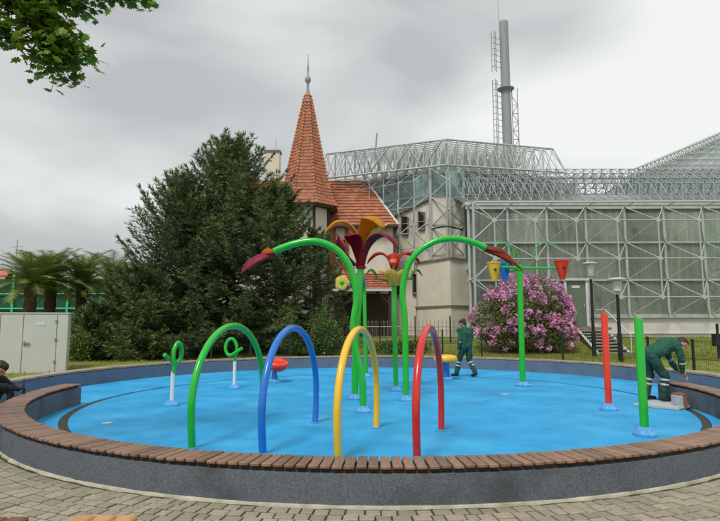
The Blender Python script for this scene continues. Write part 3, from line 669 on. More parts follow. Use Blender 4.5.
MB().tube([Vector((A2[0], A2[1] - .1, gl[0].z)), Vector((B2[0], B2[1] - .1, gr[0].z))], .09, 6).build('sill', M['stone'], tower)
# windows on the left wall
nl = Vector((-(LW[1] - A2[1]), LW[0] - A2[0], 0)).normalized(); nl = nl if nl.y < 0 else -nl
nr = Vector((-(RW[1] - B2[1]), RW[0] - B2[0], 0)).normalized(); nr = nr if nr.y < 0 else -nr
def wall_window(pa, pb, ya, yb):
    p = [V(pa, ya + (pb - pa) * -.22, A2, LW), V(pa, yb + (pb - pa) * -.22, A2, LW), V(pb, yb, A2, LW), V(pb, ya, A2, LW)]
    p0 = [x + nl * .02 for x in p]; o = MB().slab(p0, .03).build('window', M['void'], tower)
    ring = MB()
    for i in range(4): ring.tube([p[i] + nl * .07, p[(i + 1) % 4] + nl * .07], .05, 4)
    ring.build('window_frame', M['stone'], o)
    MB().tube([p[1] + nl * .1, p[2] + nl * .1], .075, 4).build('window_sill', M['stone'], o)
wall_window(402, 408.5, 217.5, 235); wall_window(419, 425, 213, 230); wall_window(413.5, 420.5, 275, 295)
wall_window(397, 402, 279, 297)
# outer frame: lattices standing off the two long walls, braces at the corner
q = MB(); stand = .85
for (a, b, nn, n) in ((A2, LW, nl, 7), (B2, RW, nr, 8)):
    a3, b3 = Vector((*a, 4.6)) + nn * .12, Vector((*b, 4.6)) + nn * .12
    lattice(q, a3, (b3 - a3) / n, Vector((0, 0, (zroof - 4.6) / 4)), n, 4, nn * stand, .028, .024, skip_rear=False)
q.build('wall_lattice', M['steel'], tower, kind='stuff', fix=False)
fa = Vector((A2[0], A2[1] - .25, 0)); fb = Vector((B2[0], B2[1] - .25, 0)); fm = (fa + fb) / 2 + Vector((0, -.55, 0))
zz = [P(447, y, 34).z for y in (168, 196, 226, 256)]
for p in (fa, fb): strut('corner_post', M['steel'], tower, p + Vector((0, 0, 3.0)), p + Vector((0, 0, zz[0])), .10)
strut('corner_post', M['steel'], tower, fm + Vector((-.1, 0, 3.0)), fm + Vector((-.1, 0, zz[0])), .06); strut('corner_post', M['steel'], tower, fm + Vector((.1, 0, 3.0)), fm + Vector((.1, 0, zz[0])), .06)
for k in range(3):
    zmid = (zz[k] + zz[k + 1]) / 2
    for p in (fa, fb):
        strut('corner_brace', M['steel'], tower, p + Vector((0, 0, zz[k])), fm + Vector((0, 0, zmid)), .05); strut('corner_brace', M['steel'], tower, p + Vector((0, 0, zz[k + 1])), fm + Vector((0, 0, zmid)), .05)
MB().tube(spline([V(430, 231, A2, LW) + Vector((0, -.7, 0)), P(447, 226.5, 33), P(463, 230, 33.2)], 5), .045, 8).build('drain_pipe', M['black'], tower, smooth=60)
# roof slab, an open double grid
c0 = P(447, 139.5, 34.0); cl = P(326, 153, 37.0); cr = P(553, 149, 36.0); cl.z = cr.z = c0.z
q = MB(); U = (cl - c0) / 12; W = (cr - c0) / 11
zb_ = zroof - c0.z
lattice(q, c0, U, W, 12, 11, Vector((0, 0, zb_)) , .022, .02)
q.build('roof_lattice', M['steel'], tower, kind='stuff', fix=False)
# deep rim: bottom chords pushed out beyond the top ones
o0 = Vector((447 / 720, 0, 0)); bl = P(321, 175, 36.6); b0_ = P(447, 166.5, 33.3); br = P(566, 167, 35.2); bl.z = br.z = b0_.z = zroof
q = MB()
for a, b, ta, tb, n in ((b0_, bl, c0, cl, 18), (b0_, br, c0, cr, 16)):
    q.tube([a, b], .065, 6); q.tube([ta, tb], .06, 6)
    for i in range(n):
        q.tube([a.lerp(b, i / n), ta.lerp(tb, (i + .5) / n)], .028, 4, caps=False); q.tube([ta.lerp(tb, (i + .5) / n), a.lerp(b, (i + 1) / n)], .028, 4, caps=False)
q.tube([br, cr], .05, 5); q.tube([bl, cl], .05, 5)
q.build('roof_rim', M['steel'], tower, kind='stuff', fix=False)
for u, v in ((.18, .3), (.42, .3), (.6, .33)):
    strut('rim_brace', M['steelg'], tower, b0_.lerp(bl, u), c0.lerp(cl, u + .14), .06); strut('rim_brace', M['steelg'], tower, b0_.lerp(bl, u), c0.lerp(cl, u - .14), .06)
q = MB(); low = Vector((0, 0, -1.1))                     # second grid hung below the roof
lattice(q, b0_ + Vector((.0, .9, -.25)), (bl - b0_) / 9, (br - b0_) / 9 , 9, 9, Vector((0, .2, -.75)), .024, .022, skip_rear=False)
q.build('lower_lattice', M['steelg'], tower, kind='stuff', fix=False)
strut('antenna', M['steelg'], tower, P(375.5, 150, 37), P(377, 133, 37), .05)
strut('antenna', M['steelg'], tower, P(450.5, 166, 33.3), P(450.5, 157, 33.3), .05)

# annex block in front of the tower
E0 = P(450, 259, 31.0); zt = E0.z; EL = (P(417, 263, 33.4).x, 33.4); ER = (P(476, 262, 32.4).x + .4, 32.4)
ax = thing('annex_block', 'low beige plastered block with a dark ledge beside the pink bush', 'building', (E0.x, 31.6, .5))
poly = [(EL[0], EL[1]), (E0.x, E0.y), (ER[0], ER[1]), (ER[0], 34.0), (EL[0], 34.0)]
zl = P(450, 306, 31).z
off = lambda d: [(EL[0] - d, EL[1] - d * .3), (E0.x, E0.y - d), (ER[0] + d, ER[1] - d * .5), (ER[0] + d, 34.0), (EL[0] - d, 34.0)]
MB().prism(poly, zl + .05, zt).build('upper_wall', M['plaster'], ax); MB().prism(off(.03), .2, zl - .06).build('lower_wall', M['plaster'], ax)
MB().prism(off(.10), zl - .06, zl + .05).build('ledge', M['stone'], ax); MB().prism(off(.10), zt, zt + .10).build('coping', M['stone'], ax)
lp_ = P(468.5, 267, 31.6); MB().box(lp_, (.22, .3, .30)).build('wall_lamp', M['lamp'], ax)

# pavilion with glass pyramid roof far right
pv = thing('glass_pavilion', 'greenhouse with rising glass roof beyond the long glass wing', 'greenhouse', (30, 48, .5))
K0 = P(634, 178, 43); ap = Vector((P(795, 112, 43).x, 49, P(795, 112, 43).z + .6)); zE = K0.z
cs = [Vector((K0.x, 43, zE)), Vector((K0.x + 26, 43, zE)), Vector((K0.x + 26, 57, zE)), Vector((K0.x, 57, zE))]
for i in range(4): MB().slab([cs[i], cs[(i + 1) % 4], ap], .04).build('roof_glass', M['paner'], pv)
MB().prism([(c.x, c.y) for c in cs], .3, zE - .02).build('wall', M['panet'], pv)
q = MB()
for i in range(17):
    a = cs[0].lerp(cs[1], i / 16); q.tube([a, a.lerp(ap, .97)], .06, 5)
for k in range(1, 9):
    u = k / 9; q.tube([cs[0].lerp(ap, u) + Vector((0, -.1, .1)), cs[1].lerp(ap, u) + Vector((0, -.1, .1))], .035, 5); q.tube([cs[0].lerp(ap, u), cs[3].lerp(ap, u)], .04, 5)
q.build('rafters', M['steel'], pv, kind='stuff', fix=False)
q = MB(); up = Vector((-.2, -.15, .6)); n = 30
for o1 in (Vector((0, 0, .15)), up):
    q.tube([cs[0] + o1, ap + o1], .065, 6)
q.tube([cs[0] + up + Vector((.5, -.7, .1)), ap + up + Vector((.5, -.7, .1))], .05, 6)
for i in range(n):
    a, b = cs[0].lerp(ap, i / n), cs[0].lerp(ap, (i + 1) / n); mid = (a + b) / 2
    q.tube([a, mid + up], .03, 4); q.tube([mid + up, b], .03, 4); q.tube([mid + up, mid + up + Vector((.5, -.7, .1))], .03, 4); q.tube([a, mid + up + Vector((.5, -.7, .1))], .03, 4)
q.build('hip_truss', M['steel'], pv, kind='stuff', fix=False)

# chimney stack
ck = P(508, 160, 55); ch = thing('chimney_stack', 'tall grey metal chimney with ladder cage rising behind the steel roof', 'chimney', (ck.x, 55, .5))
zt, zp = P(506, 22, 55).z, P(507, 89, 55).z
MB().tube([(ck.x, 55, .5), (ck.x, 55, zt - .3), (ck.x, 55, zt)], [.50, .46, .44], 20).build('flue', M['chim'], ch, smooth=40)
MB().lathe([(.48, -.30), (.85, -.04), (.85, .03), (.48, .06)], (ck.x, 55, zp), 20).build('platform', M['chim'], ch, smooth=30)
q = MB()
for dx_, dy_ in ((-.95, -.3), (-1.4, -.3), (-1.18, -.62)):
    q.tube([(ck.x + dx_, 55 + dy_, 12), (ck.x + dx_, 55 + dy_, zp + .8)], .045, 5); q.tube([(ck.x + dx_, 55 + dy_, zp + 1.7), (ck.x + dx_, 55 + dy_, zt - 1.2)], .045, 5)
z = 12
while z < zt - 1.3:
    if not zp + .8 < z < zp + 1.7:
        q.tube([(ck.x - .95, 54.7, z), (ck.x - 1.18, 54.38, z), (ck.x - 1.4, 54.7, z)], .03, 4); q.tube([(ck.x - .95, 54.7, z), (ck.x - .45, 55, z)], .03, 4)
    z += .62
q.build('ladder_cage', M['steelg'], ch, kind='stuff', fix=False)
q = MB()
xs_ = (.55, 1.12)
for x_ in xs_: q.tube([(ck.x + x_, 54.8, 10), (ck.x + x_, 54.8, zp)], .05, 5)
z = 10; s_ = 0
while z < zp - .9:
    q.tube([(ck.x + xs_[s_], 54.8, z), (ck.x + xs_[1 - s_], 54.8, z + .9)], .035, 4); q.tube([(ck.x + xs_[0], 54.8, z), (ck.x + xs_[1], 54.8, z)], .035, 4); s_ = 1 - s_; z += .9
q.build('support_mast', M['steelg'], ch, kind='stuff', fix=False)
MB().tube([(ck.x - .42, 55, zt - 1.5), (ck.x - .55, 55, zt + 2.5)], [.05, .02], 6).build('lightning_rod', M['steelg'], ch)

# ------------------------------------------------------------------ the house with the spire
hs = thing('old_house', 'old plastered house with tiled roof and octagonal tiled spire behind the conifer', 'house', (-1.5, 33.5, .5))
YH = 34.0
HX0, HX1 = -9.0, P(398, 225, YH).x
zev = P(398, 224, YH).z; zri = P(366, 182, YH + 3.2).z; xri = P(366.5, 182, YH + 3.2).x
MB().box(((HX0 + HX1 - .3) / 2, YH + 3.4, (zev + .1) / 2), (HX1 - .3 - HX0, 6.2, zev - .1)).build('wall', M['plaster'], hs)
# courses of tiles on the front slope: stepped strips following the verge
n = 15; e0, e1 = Vector((HX0 - .3, YH - .05, zev - .1)), Vector((HX1, YH - .05, zev - .1)); r0, r1 = Vector((HX0 - .3, YH + 3.3, zri)), Vector((xri, YH + 3.3, zri))
roof = MB()
for k in range(n):
    u0, u1 = k / n - .004, (k + 1) / n + .02
    a, b, c, d = e0.lerp(r0, u0), e1.lerp(r1, u0), e1.lerp(r1, u1), e0.lerp(r0, u1); up = Vector((0, -.05, .075)); m_ = 40
    for i in range(m_):
        v0, v1 = i / m_, (i + 1) / m_; jz = Vector((0, 0, rng.uniform(-.012, .012)))
        A_, B_, C_, D_ = a.lerp(b, v0), a.lerp(b, v1), d.lerp(c, v1), d.lerp(c, v0)
        roof.add([A_ + up + jz, B_ + up + jz, C_ + jz, D_ + jz, A_ - Vector((0, 0, .03)), B_ - Vector((0, 0, .03))], [(0, 1, 2, 3), (4, 5, 1, 0), (4, 0, 3), (5, 2, 1)])
ro = roof.build('roof', M['tile'], hs, fix=False, kind=None)
MB().slab([r0 + Vector((0, .02, -.05)), r1 + Vector((0, .02, -.05)), Vector((HX1, YH + 6.7, zev - .1)), Vector((HX0 - .3, YH + 6.7, zev - .1))], .05).build('back_roof', M['tile'], ro)
MB().slab([e1 + Vector((.0, 0, -.1)), Vector((HX1, YH + 6.7, zev - .2)), r1 + Vector((0, 0, -.1))], .05).build('hip_roof', M['tile'], ro)
MB().tube([e1 + Vector((.03, -.02, .04)), r1 + Vector((.03, -.02, .06))], .07, 6).build('verge', M['plinth'], ro)
MB().tube([r0 + Vector((0, 0, .05)), r1 + Vector((0, 0, .05))], .09, 8).build('ridge_tiles', M['hip'], ro)
MB().box(((HX0 + HX1) / 2, YH - .12, zev - .14), (HX1 - HX0, .16, .16)).build('gutter', M['timber'], ro)
# timber and brick bands on the front wall
YW = YH + .25
for px in (334, 347):
    MB().box((P(px, 250, YW).x, YW, P(px, 252, YW).z), (.22, .10, 3.3)).build('timber_post', M['brick'], hs)
for py in (266,): MB().box((P(342, py, YW).x, YW - .02, P(342, py, YW).z), (1.5, .10, .30)).build('timber_beam', M['brick'], hs)
for px0, px1, py0, py1 in ((336.5, 345, 240, 258),):
    a, b = P(px0, py0, YW), P(px1, py1, YW); wn_ = MB().box(((a.x + b.x) / 2, YW - .01, (a.z + b.z) / 2), (b.x - a.x, .08, a.z - b.z)).build('window', M['void'], hs)
    MB().box(((a.x + b.x) / 2, YW - .07, (a.z + b.z) / 2), (.05, .06, a.z - b.z)).build('window_bar', M['lamp'], wn_); MB().box(((a.x + b.x) / 2, YW - .08, b.z), (b.x - a.x + .1, .1, .08)).build('window_sill', M['lamp'], wn_)
# porch: lean-to roof, posts, dark opening, brown railing
YP = 32.6; pa, pb = P(331, 289, YP), P(392, 289, YP); ta, tb = P(336, 273, YH + .2), P(389, 273, YH + .2)
pr = MB()
for k in range(7):
    u0, u1 = k / 7 - .004, (k + 1) / 7 + .02
    for i in range(22):
        v0, v1 = i / 22, (i + 1) / 22; up = Vector((0, -.04, .06 + rng.uniform(-.01, .01)))
        a, b, c, d = pa.lerp(ta, u0), pb.lerp(tb, u0), pb.lerp(tb, u1), pa.lerp(ta, u1)
        A_, B_, C_, D_ = a.lerp(b, v0), a.lerp(b, v1), d.lerp(c, v1), d.lerp(c, v0)
        pr.add([A_ + up, B_ + up, C_, D_, A_, B_], [(0, 1, 2, 3), (4, 5, 1, 0), (4, 0, 3), (5, 2, 1)])
po = pr.build('porch_roof', M['tile'], hs, fix=False)
MB().box(((pa.x + pb.x) / 2, YP - .06, pa.z - .06), (pb.x - pa.x + .1, .08, .14)).build('fascia', M['lamp'], po)
MB().box(((pa.x + pb.x) / 2, YW - .06, pa.z / 2 + .05), (pb.x - pa.x - .1, .1, pa.z - .5)).build('porch_back', M['timber'], hs)
for px in (333, 356, 390):
    x_ = P(px, 300, YP).x; MB().box((x_, YP + .15, pa.z / 2), (.16, .16, pa.z - .2)).build('porch_post', M['timber'], hs)
    MB().tube([(x_ - .05, YP + .15, pa.z - .9), (x_ - .75, YP + .15, pa.z - .15)], .07, 4).build('porch_brace', M['timber'], hs)
zr_ = P(370, 322, YP).z
MB().box(((pa.x + pb.x) / 2, YP + .15, zr_), (pb.x - pa.x, .09, .10)).build('porch_rail', M['timber'], hs)
k = pa.x + .1
while k < pb.x:
    MB().box((k, YP + .15, zr_ - .5), (.10, .05, 1.0)).build('porch_baluster', M['timber'], hs); k += .2
# tower with spire
tc = P(306, 200, 33.0); tx, ty = tc.x, 33.6
def octa(r, z, n=8, a=R(22.5)): return [Vector((tx + r * math.cos(a + 2 * math.pi * i / n), ty + r * math.sin(a + 2 * math.pi * i / n), z)) for i in range(n)]
zsp = P(302, 92, 33.3).z; z0 = P(306, 203, 32).z
MB().prism([(v.x, v.y) for v in octa(1.42, 0)], .4, z0 + .3).build('tower_wall', M['plaster'], hs)
for i in range(8):
    v = octa(1.44, 0)[i]; MB().box((v.x, v.y, z0 / 2 + .3), (.14, .14, z0 - .2), math.atan2(v.y - ty, v.x - tx)).build('tower_timber', M['timber'], hs)
prof = [(1.98, z0), (1.72, z0 + .38), (1.52, z0 + .9), (1.36, z0 + 1.5), (.78, z0 + (zsp - z0) * .58), (.16, zsp - .15), (.08, zsp)]
def rad_at(z):
    for (ra, za), (rb, zb2) in zip(prof, prof[1:]):
        if z <= zb2: return ra + (rb - ra) * (z - za) / (zb2 - za)
    return .08
sp = MB(); N_ = 34
for k in range(N_):
    za, zb2 = z0 + (zsp - z0) * k / N_, z0 + (zsp - z0) * (k + 1) / N_ + .02; ra, rb = rad_at(za) + .035, rad_at(min(zb2, zsp)); A8, B8, C8 = octa(ra, za), octa(rb, zb2), octa(ra - .05, za - .02)
    for i in range(8):
        j = (i + 1) % 8; m_ = max(2, int(ra * 5))
        for s in range(m_):
            u0, u1 = s / m_, (s + 1) / m_; jz = Vector((0, 0, rng.uniform(-.012, .012)))
            sp.add([A8[i].lerp(A8[j], u0) + jz, A8[i].lerp(A8[j], u1) + jz, B8[i].lerp(B8[j], u1), B8[i].lerp(B8[j], u0), C8[i].lerp(C8[j], u0), C8[i].lerp(C8[j], u1)], [(0, 1, 2, 3), (4, 5, 1, 0)])
so_ = sp.build('spire', M['tile'], hs, fix=False)
hp = MB()
for i in range(8):
    for k in range(N_):
        za = z0 + (zsp - z0) * k / N_; a, b = octa(rad_at(za) + .05, za)[i], octa(rad_at(za + (zsp - z0) / N_) + .02, za + (zsp - z0) / N_)[i]; hp.tube([a, b], [.085, .055], 6)
hp.build('hip_tiles', M['hip'], so_, kind='stuff', fix=False)
MB().prism([(v.x, v.y) for v in octa(1.95, 0)], z0 - .16, z0 - .03).build('eaves_board', M['timber'], so_)
fz0 = zsp - .55
MB().lathe([(.30, fz0), (.16, fz0 + .45), (.08, fz0 + .9), (.07, fz0 + 1.2), (.17, fz0 + 1.35), (.2, fz0 + 1.5), (.12, fz0 + 1.68), (.05, fz0 + 1.8), (.07, fz0 + 2.15), (.03, fz0 + 2.5), (.012, fz0 + 3.2)], (tx, ty, 0), 12).build('finial', M['chim'], so_, smooth=50)
# higher rear part of the house with two chimneys, mostly behind the conifer
MB().box((-6.8, 38.4, 4.5), (7.5, 3.5, 8.2)).build('rear_wall', M['plaster'], hs)
MB().slab([(-10.8, 36.3, 8.4), (-2.9, 36.3, 8.4), (-3.6, 38.6, 10.6), (-10.1, 38.6, 10.6)], .1).build('rear_roof', M['tile'], hs)
for px, py, wd in ((241, 150, .8), (273, 153, 1.0)):
    c = P(px, py, 38.2); MB().box((c.x, 38.2, c.z - 1.8), (wd, .7, 3.6)).build('chimney', M['plaster'], hs); MB().box((c.x, 38.2, c.z + .04), (wd + .14, .84, .14)).build('chimney_cap', M['stone'], hs)
    MB().tube([(c.x + .2, 38.2, c.z), (c.x + .2, 38.2, c.z + 1.0)], .02, 5).build('aerial', M['steelg'], hs)

# small far building and green court screens on the left
fh = thing('far_house', 'far pale house with an orange roof beyond the green screens', 'house', (-52, 75, 0))
MB().box((-53, 78, 3.6), (8.6, 6, 7.2)).build('wall', M['farwall'], fh); MB().slab([(-58, 74.6, 7.1), (-47.6, 74.6, 7.1), (-48.8, 78, 9.0), (-57.2, 78, 9.0)], .15).build('roof', M['tile'], fh)
MB().slab([(-57.2, 78, 9.0), (-48.8, 78, 9.0), (-47.6, 81.4, 7.1), (-58, 81.4, 7.1)], .15).build('back_roof', M['tile'], fh)
am = P(16, 262, 62); t = thing('aerial_mast', 'thin television aerial mast over the palms', 'aerial', (am.x, 62, 0))
MB().tube([(am.x, 62, 0), (am.x, 62, P(16, 240, 62).z)], .05, 5).build('mast', M['steelg'], t); zz_ = P(16, 247, 62).z
MB().tube([(am.x - .7, 62, zz_), (am.x + .7, 62, zz_ + .05)], .035, 5).build('boom', M['steelg'], t)
YS = 33.0; sc = thing('court_fence', 'green windscreen fence with bright green posts behind the palms', 'fence', (-16, YS, 0))
zt = P(30, 279, YS).z
for px0, px1 in ((-40, 13), (13, 68), (68, 126), (126, 184)):
    a, b = P(px0, 300, YS).x, P(px1, 300, YS).x; MB().box(((a + b) / 2, YS + .04, zt / 2 + .1), (b - a - .1, .02, zt - .2)).build('screen', M['net'], sc)
    MB().tube([(b, YS - .03, -.2), (b, YS - .03, zt + .25)], .085, 8).build('post', M['gpost'], sc, smooth=60)
    for py in (294, 308.5): MB().tube([(a, YS - .06, P(30, py, YS).z), (b, YS - .06, P(30, py, YS).z)], .04, 6).build('rail', M['gpost'], sc)

# white equipment cabinets on the lawn
YC = 18.0; zt = P(40, 313.8, YC).z; zb = -.05
edges = [-75, -38, 2.5, 25.5, 59, 70]
ca_ = R(22); X0c = (45 - 360) / F * YC; cabx = [X0c + ((p - 360) / F * YC - X0c) / (math.cos(ca_) - (p - 360) / F * math.sin(ca_)) for p in edges]
cb_ = thing('equipment_cabinet', 'long off white metal cabinet with closed doors on the lawn', 'cabinet', (X0c, YC, zb))
MB().box(((cabx[0] + cabx[-1]) / 2, YC + .42, (zt + zb) / 2), (cabx[-1] - cabx[0], .8, zt - zb)).build('carcass', M['cab'], cb_, bevel=.01)
MB().box(((cabx[0] + cabx[-1]) / 2, YC + .41, zt + .02), (cabx[-1] - cabx[0] + .06, .88, .04)).build('lid', M['cab'], cb_)
for i in range(5):
    a, b = cabx[i], cabx[i + 1]; dr_ = MB().box(((a + b) / 2, YC, (zt + zb) / 2 + .02), (b - a - .022, .04, zt - zb - .1)).build('door' if i < 4 else 'end_panel', M['cab'], cb_, bevel=.004)
    if i in (1, 3): MB().box((a + .12, YC - .04, (zt + zb) / 2 + .04), (.17, .04, .05)).build('handle', M['cabtrim'], dr_); MB().box((a + .07, YC - .03, (zt + zb) / 2 + .04), (.06, .03, .12)).build('lock', M['cabtrim'], dr_)
    if i == 3:
        for z_ in (.22, .58, .88): MB().box((b - .02, YC - .03, zb + (zt - zb) * z_), (.07, .03, .08)).build('hinge', M['cabtrim'], dr_)
        MB().box((a + (b - a) * .5, YC - .025, zb + (zt - zb) * .84), (.27, .008, .12)).build('notice', M['paper'], dr_)

cb_.rotation_euler.z = ca_

# ------------------------------------------------------------------ fences, lamps, steps
def fence_panel_run():
    f_ = thing('mesh_fence', 'low dark green wire mesh fence on the lawn behind the pool', 'fence', (FC[0], FC[1] + 9.0, 0))
    n = 14; a_0, a_1 = R(6), R(138); pts = []
    for i in range(n + 1):
        a = a_0 + (a_1 - a_0) * i / n; x, y = FC[0] + 9.15 * math.cos(a), FC[1] + 9.15 * math.sin(a); pts.append(Vector((x, y, lawn_z(x, y))))
    q = MB()
    for i in range(n + 1):
        p = pts[i]; MB().box(p + Vector((0, 0, .52)), (.055, .055, 1.24)).build('post', M['dgreen'], f_)
        if i < n:
            b = pts[i + 1]
            for z in (.12, .6, 1.08): q.tube([p + Vector((0, 0, z)), b + Vector((0, 0, z))], .007, 4, caps=False)
            m_ = int((b - p).length / .07)
            for k in range(1, m_): c = p.lerp(b, k / m_); q.tube([c + Vector((0, 0, .08)), c + Vector((0, 0, 1.1))], .0032, 3, caps=False)
    q.build('wire_mesh', M['dgreen'], f_, kind='stuff', fix=False)
fence_panel_run()
pf = thing('picket_fence', 'rusty grey metal picket fence in front of the beige block', 'fence', (3, 27.5, .3))
a, b = P(345, 340, 27.6), P(474, 340, 27.4); a.z = b.z = .3
MB().box(((a.x + b.x) / 2, 27.5, .35), (b.x - a.x, .25, .4)).build('stone_base', M['stone'], pf)
for z in (.75, 1.38): MB().tube([Vector((a.x, 27.5, z)), Vector((b.x, 27.5, z))], .022, 5).build('rail', M['steelg'], pf)
k = 0; x_ = a.x
while x_ < b.x:
    hgt = 1.75 if k % 9 else 1.95
    MB().tube([(x_, 27.5, .5), (x_, 27.5, hgt - .1), (x_, 27.5, hgt)], [.014 if k % 9 else .035] * 2 + [.003], 6).build('picket' if k % 9 else 'fence_post', M['stone'] if k % 9 else M['black'], pf); k += 1; x_ += .19

def lamp_post(px, ytop, ybase_head, Yl, sc_, lab):
    tp = P(px, ytop, Yl); g_ = lawn_z(tp.x, Yl); t = thing('lamp_post', lab, 'street lamp', (tp.x, Yl, g_), 'black lamp posts on the lawn')
    zb_ = P(px, ybase_head, Yl).z; H = tp.z
    MB().tube([(tp.x, Yl, g_), (tp.x, Yl, g_ + 1.0), (tp.x, Yl, g_ + 1.02), (tp.x, Yl, zb_)], [.085, .085, .06, .055], 12).build('pole', M['black'], t, smooth=40)
    hd = MB().lathe([(.05, zb_ - .12), (.07, zb_), (.15 * sc_, zb_ + .02), (.16 * sc_, zb_ + .03), (.17 * sc_, H - .1 * sc_), (.15 * sc_, H - .09 * sc_)], (tp.x, Yl, 0), 18).build('lamp_body', M['lamp'], t, smooth=40)
    MB().lathe([(.1, H - .1 * sc_), (.35 * sc_, H - .09 * sc_), (.35 * sc_, H - .05 * sc_), (.2 * sc_, H - .01), (.05, H)], (tp.x, Yl, 0), 22).build('lamp_cap', M['lamp'], t, smooth=40)
    return t
lamp_post(616.5, 277.5, 292, 20.6, 1.0, 'black lamp post with broad white mushroom cap, beside the handrail of the steps')
lamp_post(590, 262, 277, 23.2, .85, 'black lamp post with narrow white cap, in front of the glazed door')

st = thing('entrance_steps', 'concrete steps with white handrails up to the glazed door', 'steps', (12.3, 27, .2))
lx0, lx1 = P(563, 330, 29).x, P(604, 330, 29).x; zs_ = P(577, 327, 29.8).z
MB().box(((lx0 + lx1) / 2, 28.95, zs_ - .06), (lx1 - lx0, 1.7, .12)).build('landing', M['stone'], st)
MB().box(((lx0 + lx1) / 2 , 29.3, zs_ / 2 - .1), (lx1 - lx0 - .3, .8, zs_ - .1)).build('landing_support', M['stone'], st)
LT, LB = P(578, 330, 28.1), P(600, 355.5, 24.7); RT, RB = P(606, 330, 28.1), P(632, 356.5, 24.7); RT.z = LT.z; RB.z = LB.z
ns = 8
for k in range(ns):
    u = (k + .5) / ns; a, b = LT.lerp(LB, u), RT.lerp(RB, u); q = MB().box((a + b) / 2 + Vector((0, 0, .03)), ((b - a).length - .02, .34, .06), math.atan2(b.y - a.y, b.x - a.x)); q.build('tread', M['stepc'], st)
    MB().box((a + b) / 2 + Vector((0, .16, -.06)), ((b - a).length - .06, .03, .12), math.atan2(b.y - a.y, b.x - a.x)).build('riser', M['stone'], st)
for a, b in ((LT, LB), (RT, RB)): strut('stringer', M['lamp'], st, a, b, .06)
hz = Vector((0, 0, 1.0))
strut('handrail', M['lamp'], st, RT + hz, RB + hz * .9, .03); strut('handrail', M['lamp'], st, RT + hz + Vector((-.1, .9, 0)), RT + hz, .03)
for u in (0, .5, 1): strut('rail_post', M['lamp'], st, RT.lerp(RB, u), RT.lerp(RB, u) + hz * (1 - .1 * u), .026)
bn = thing('lamp_box', 'black box fixed to a fence post at the far right', 'box', (P(717, 345, 21.0).x, 21.0, .3))
c = P(718, 340, 21.0); MB().box((c.x, 21.0, c.z), (.32, .25, .45)).build('housing', M['black'], bn); MB().tube([(c.x, 21.0, .1), (c.x, 21.0, c.z + .6)], .05, 8).build('post', M['black'], bn)

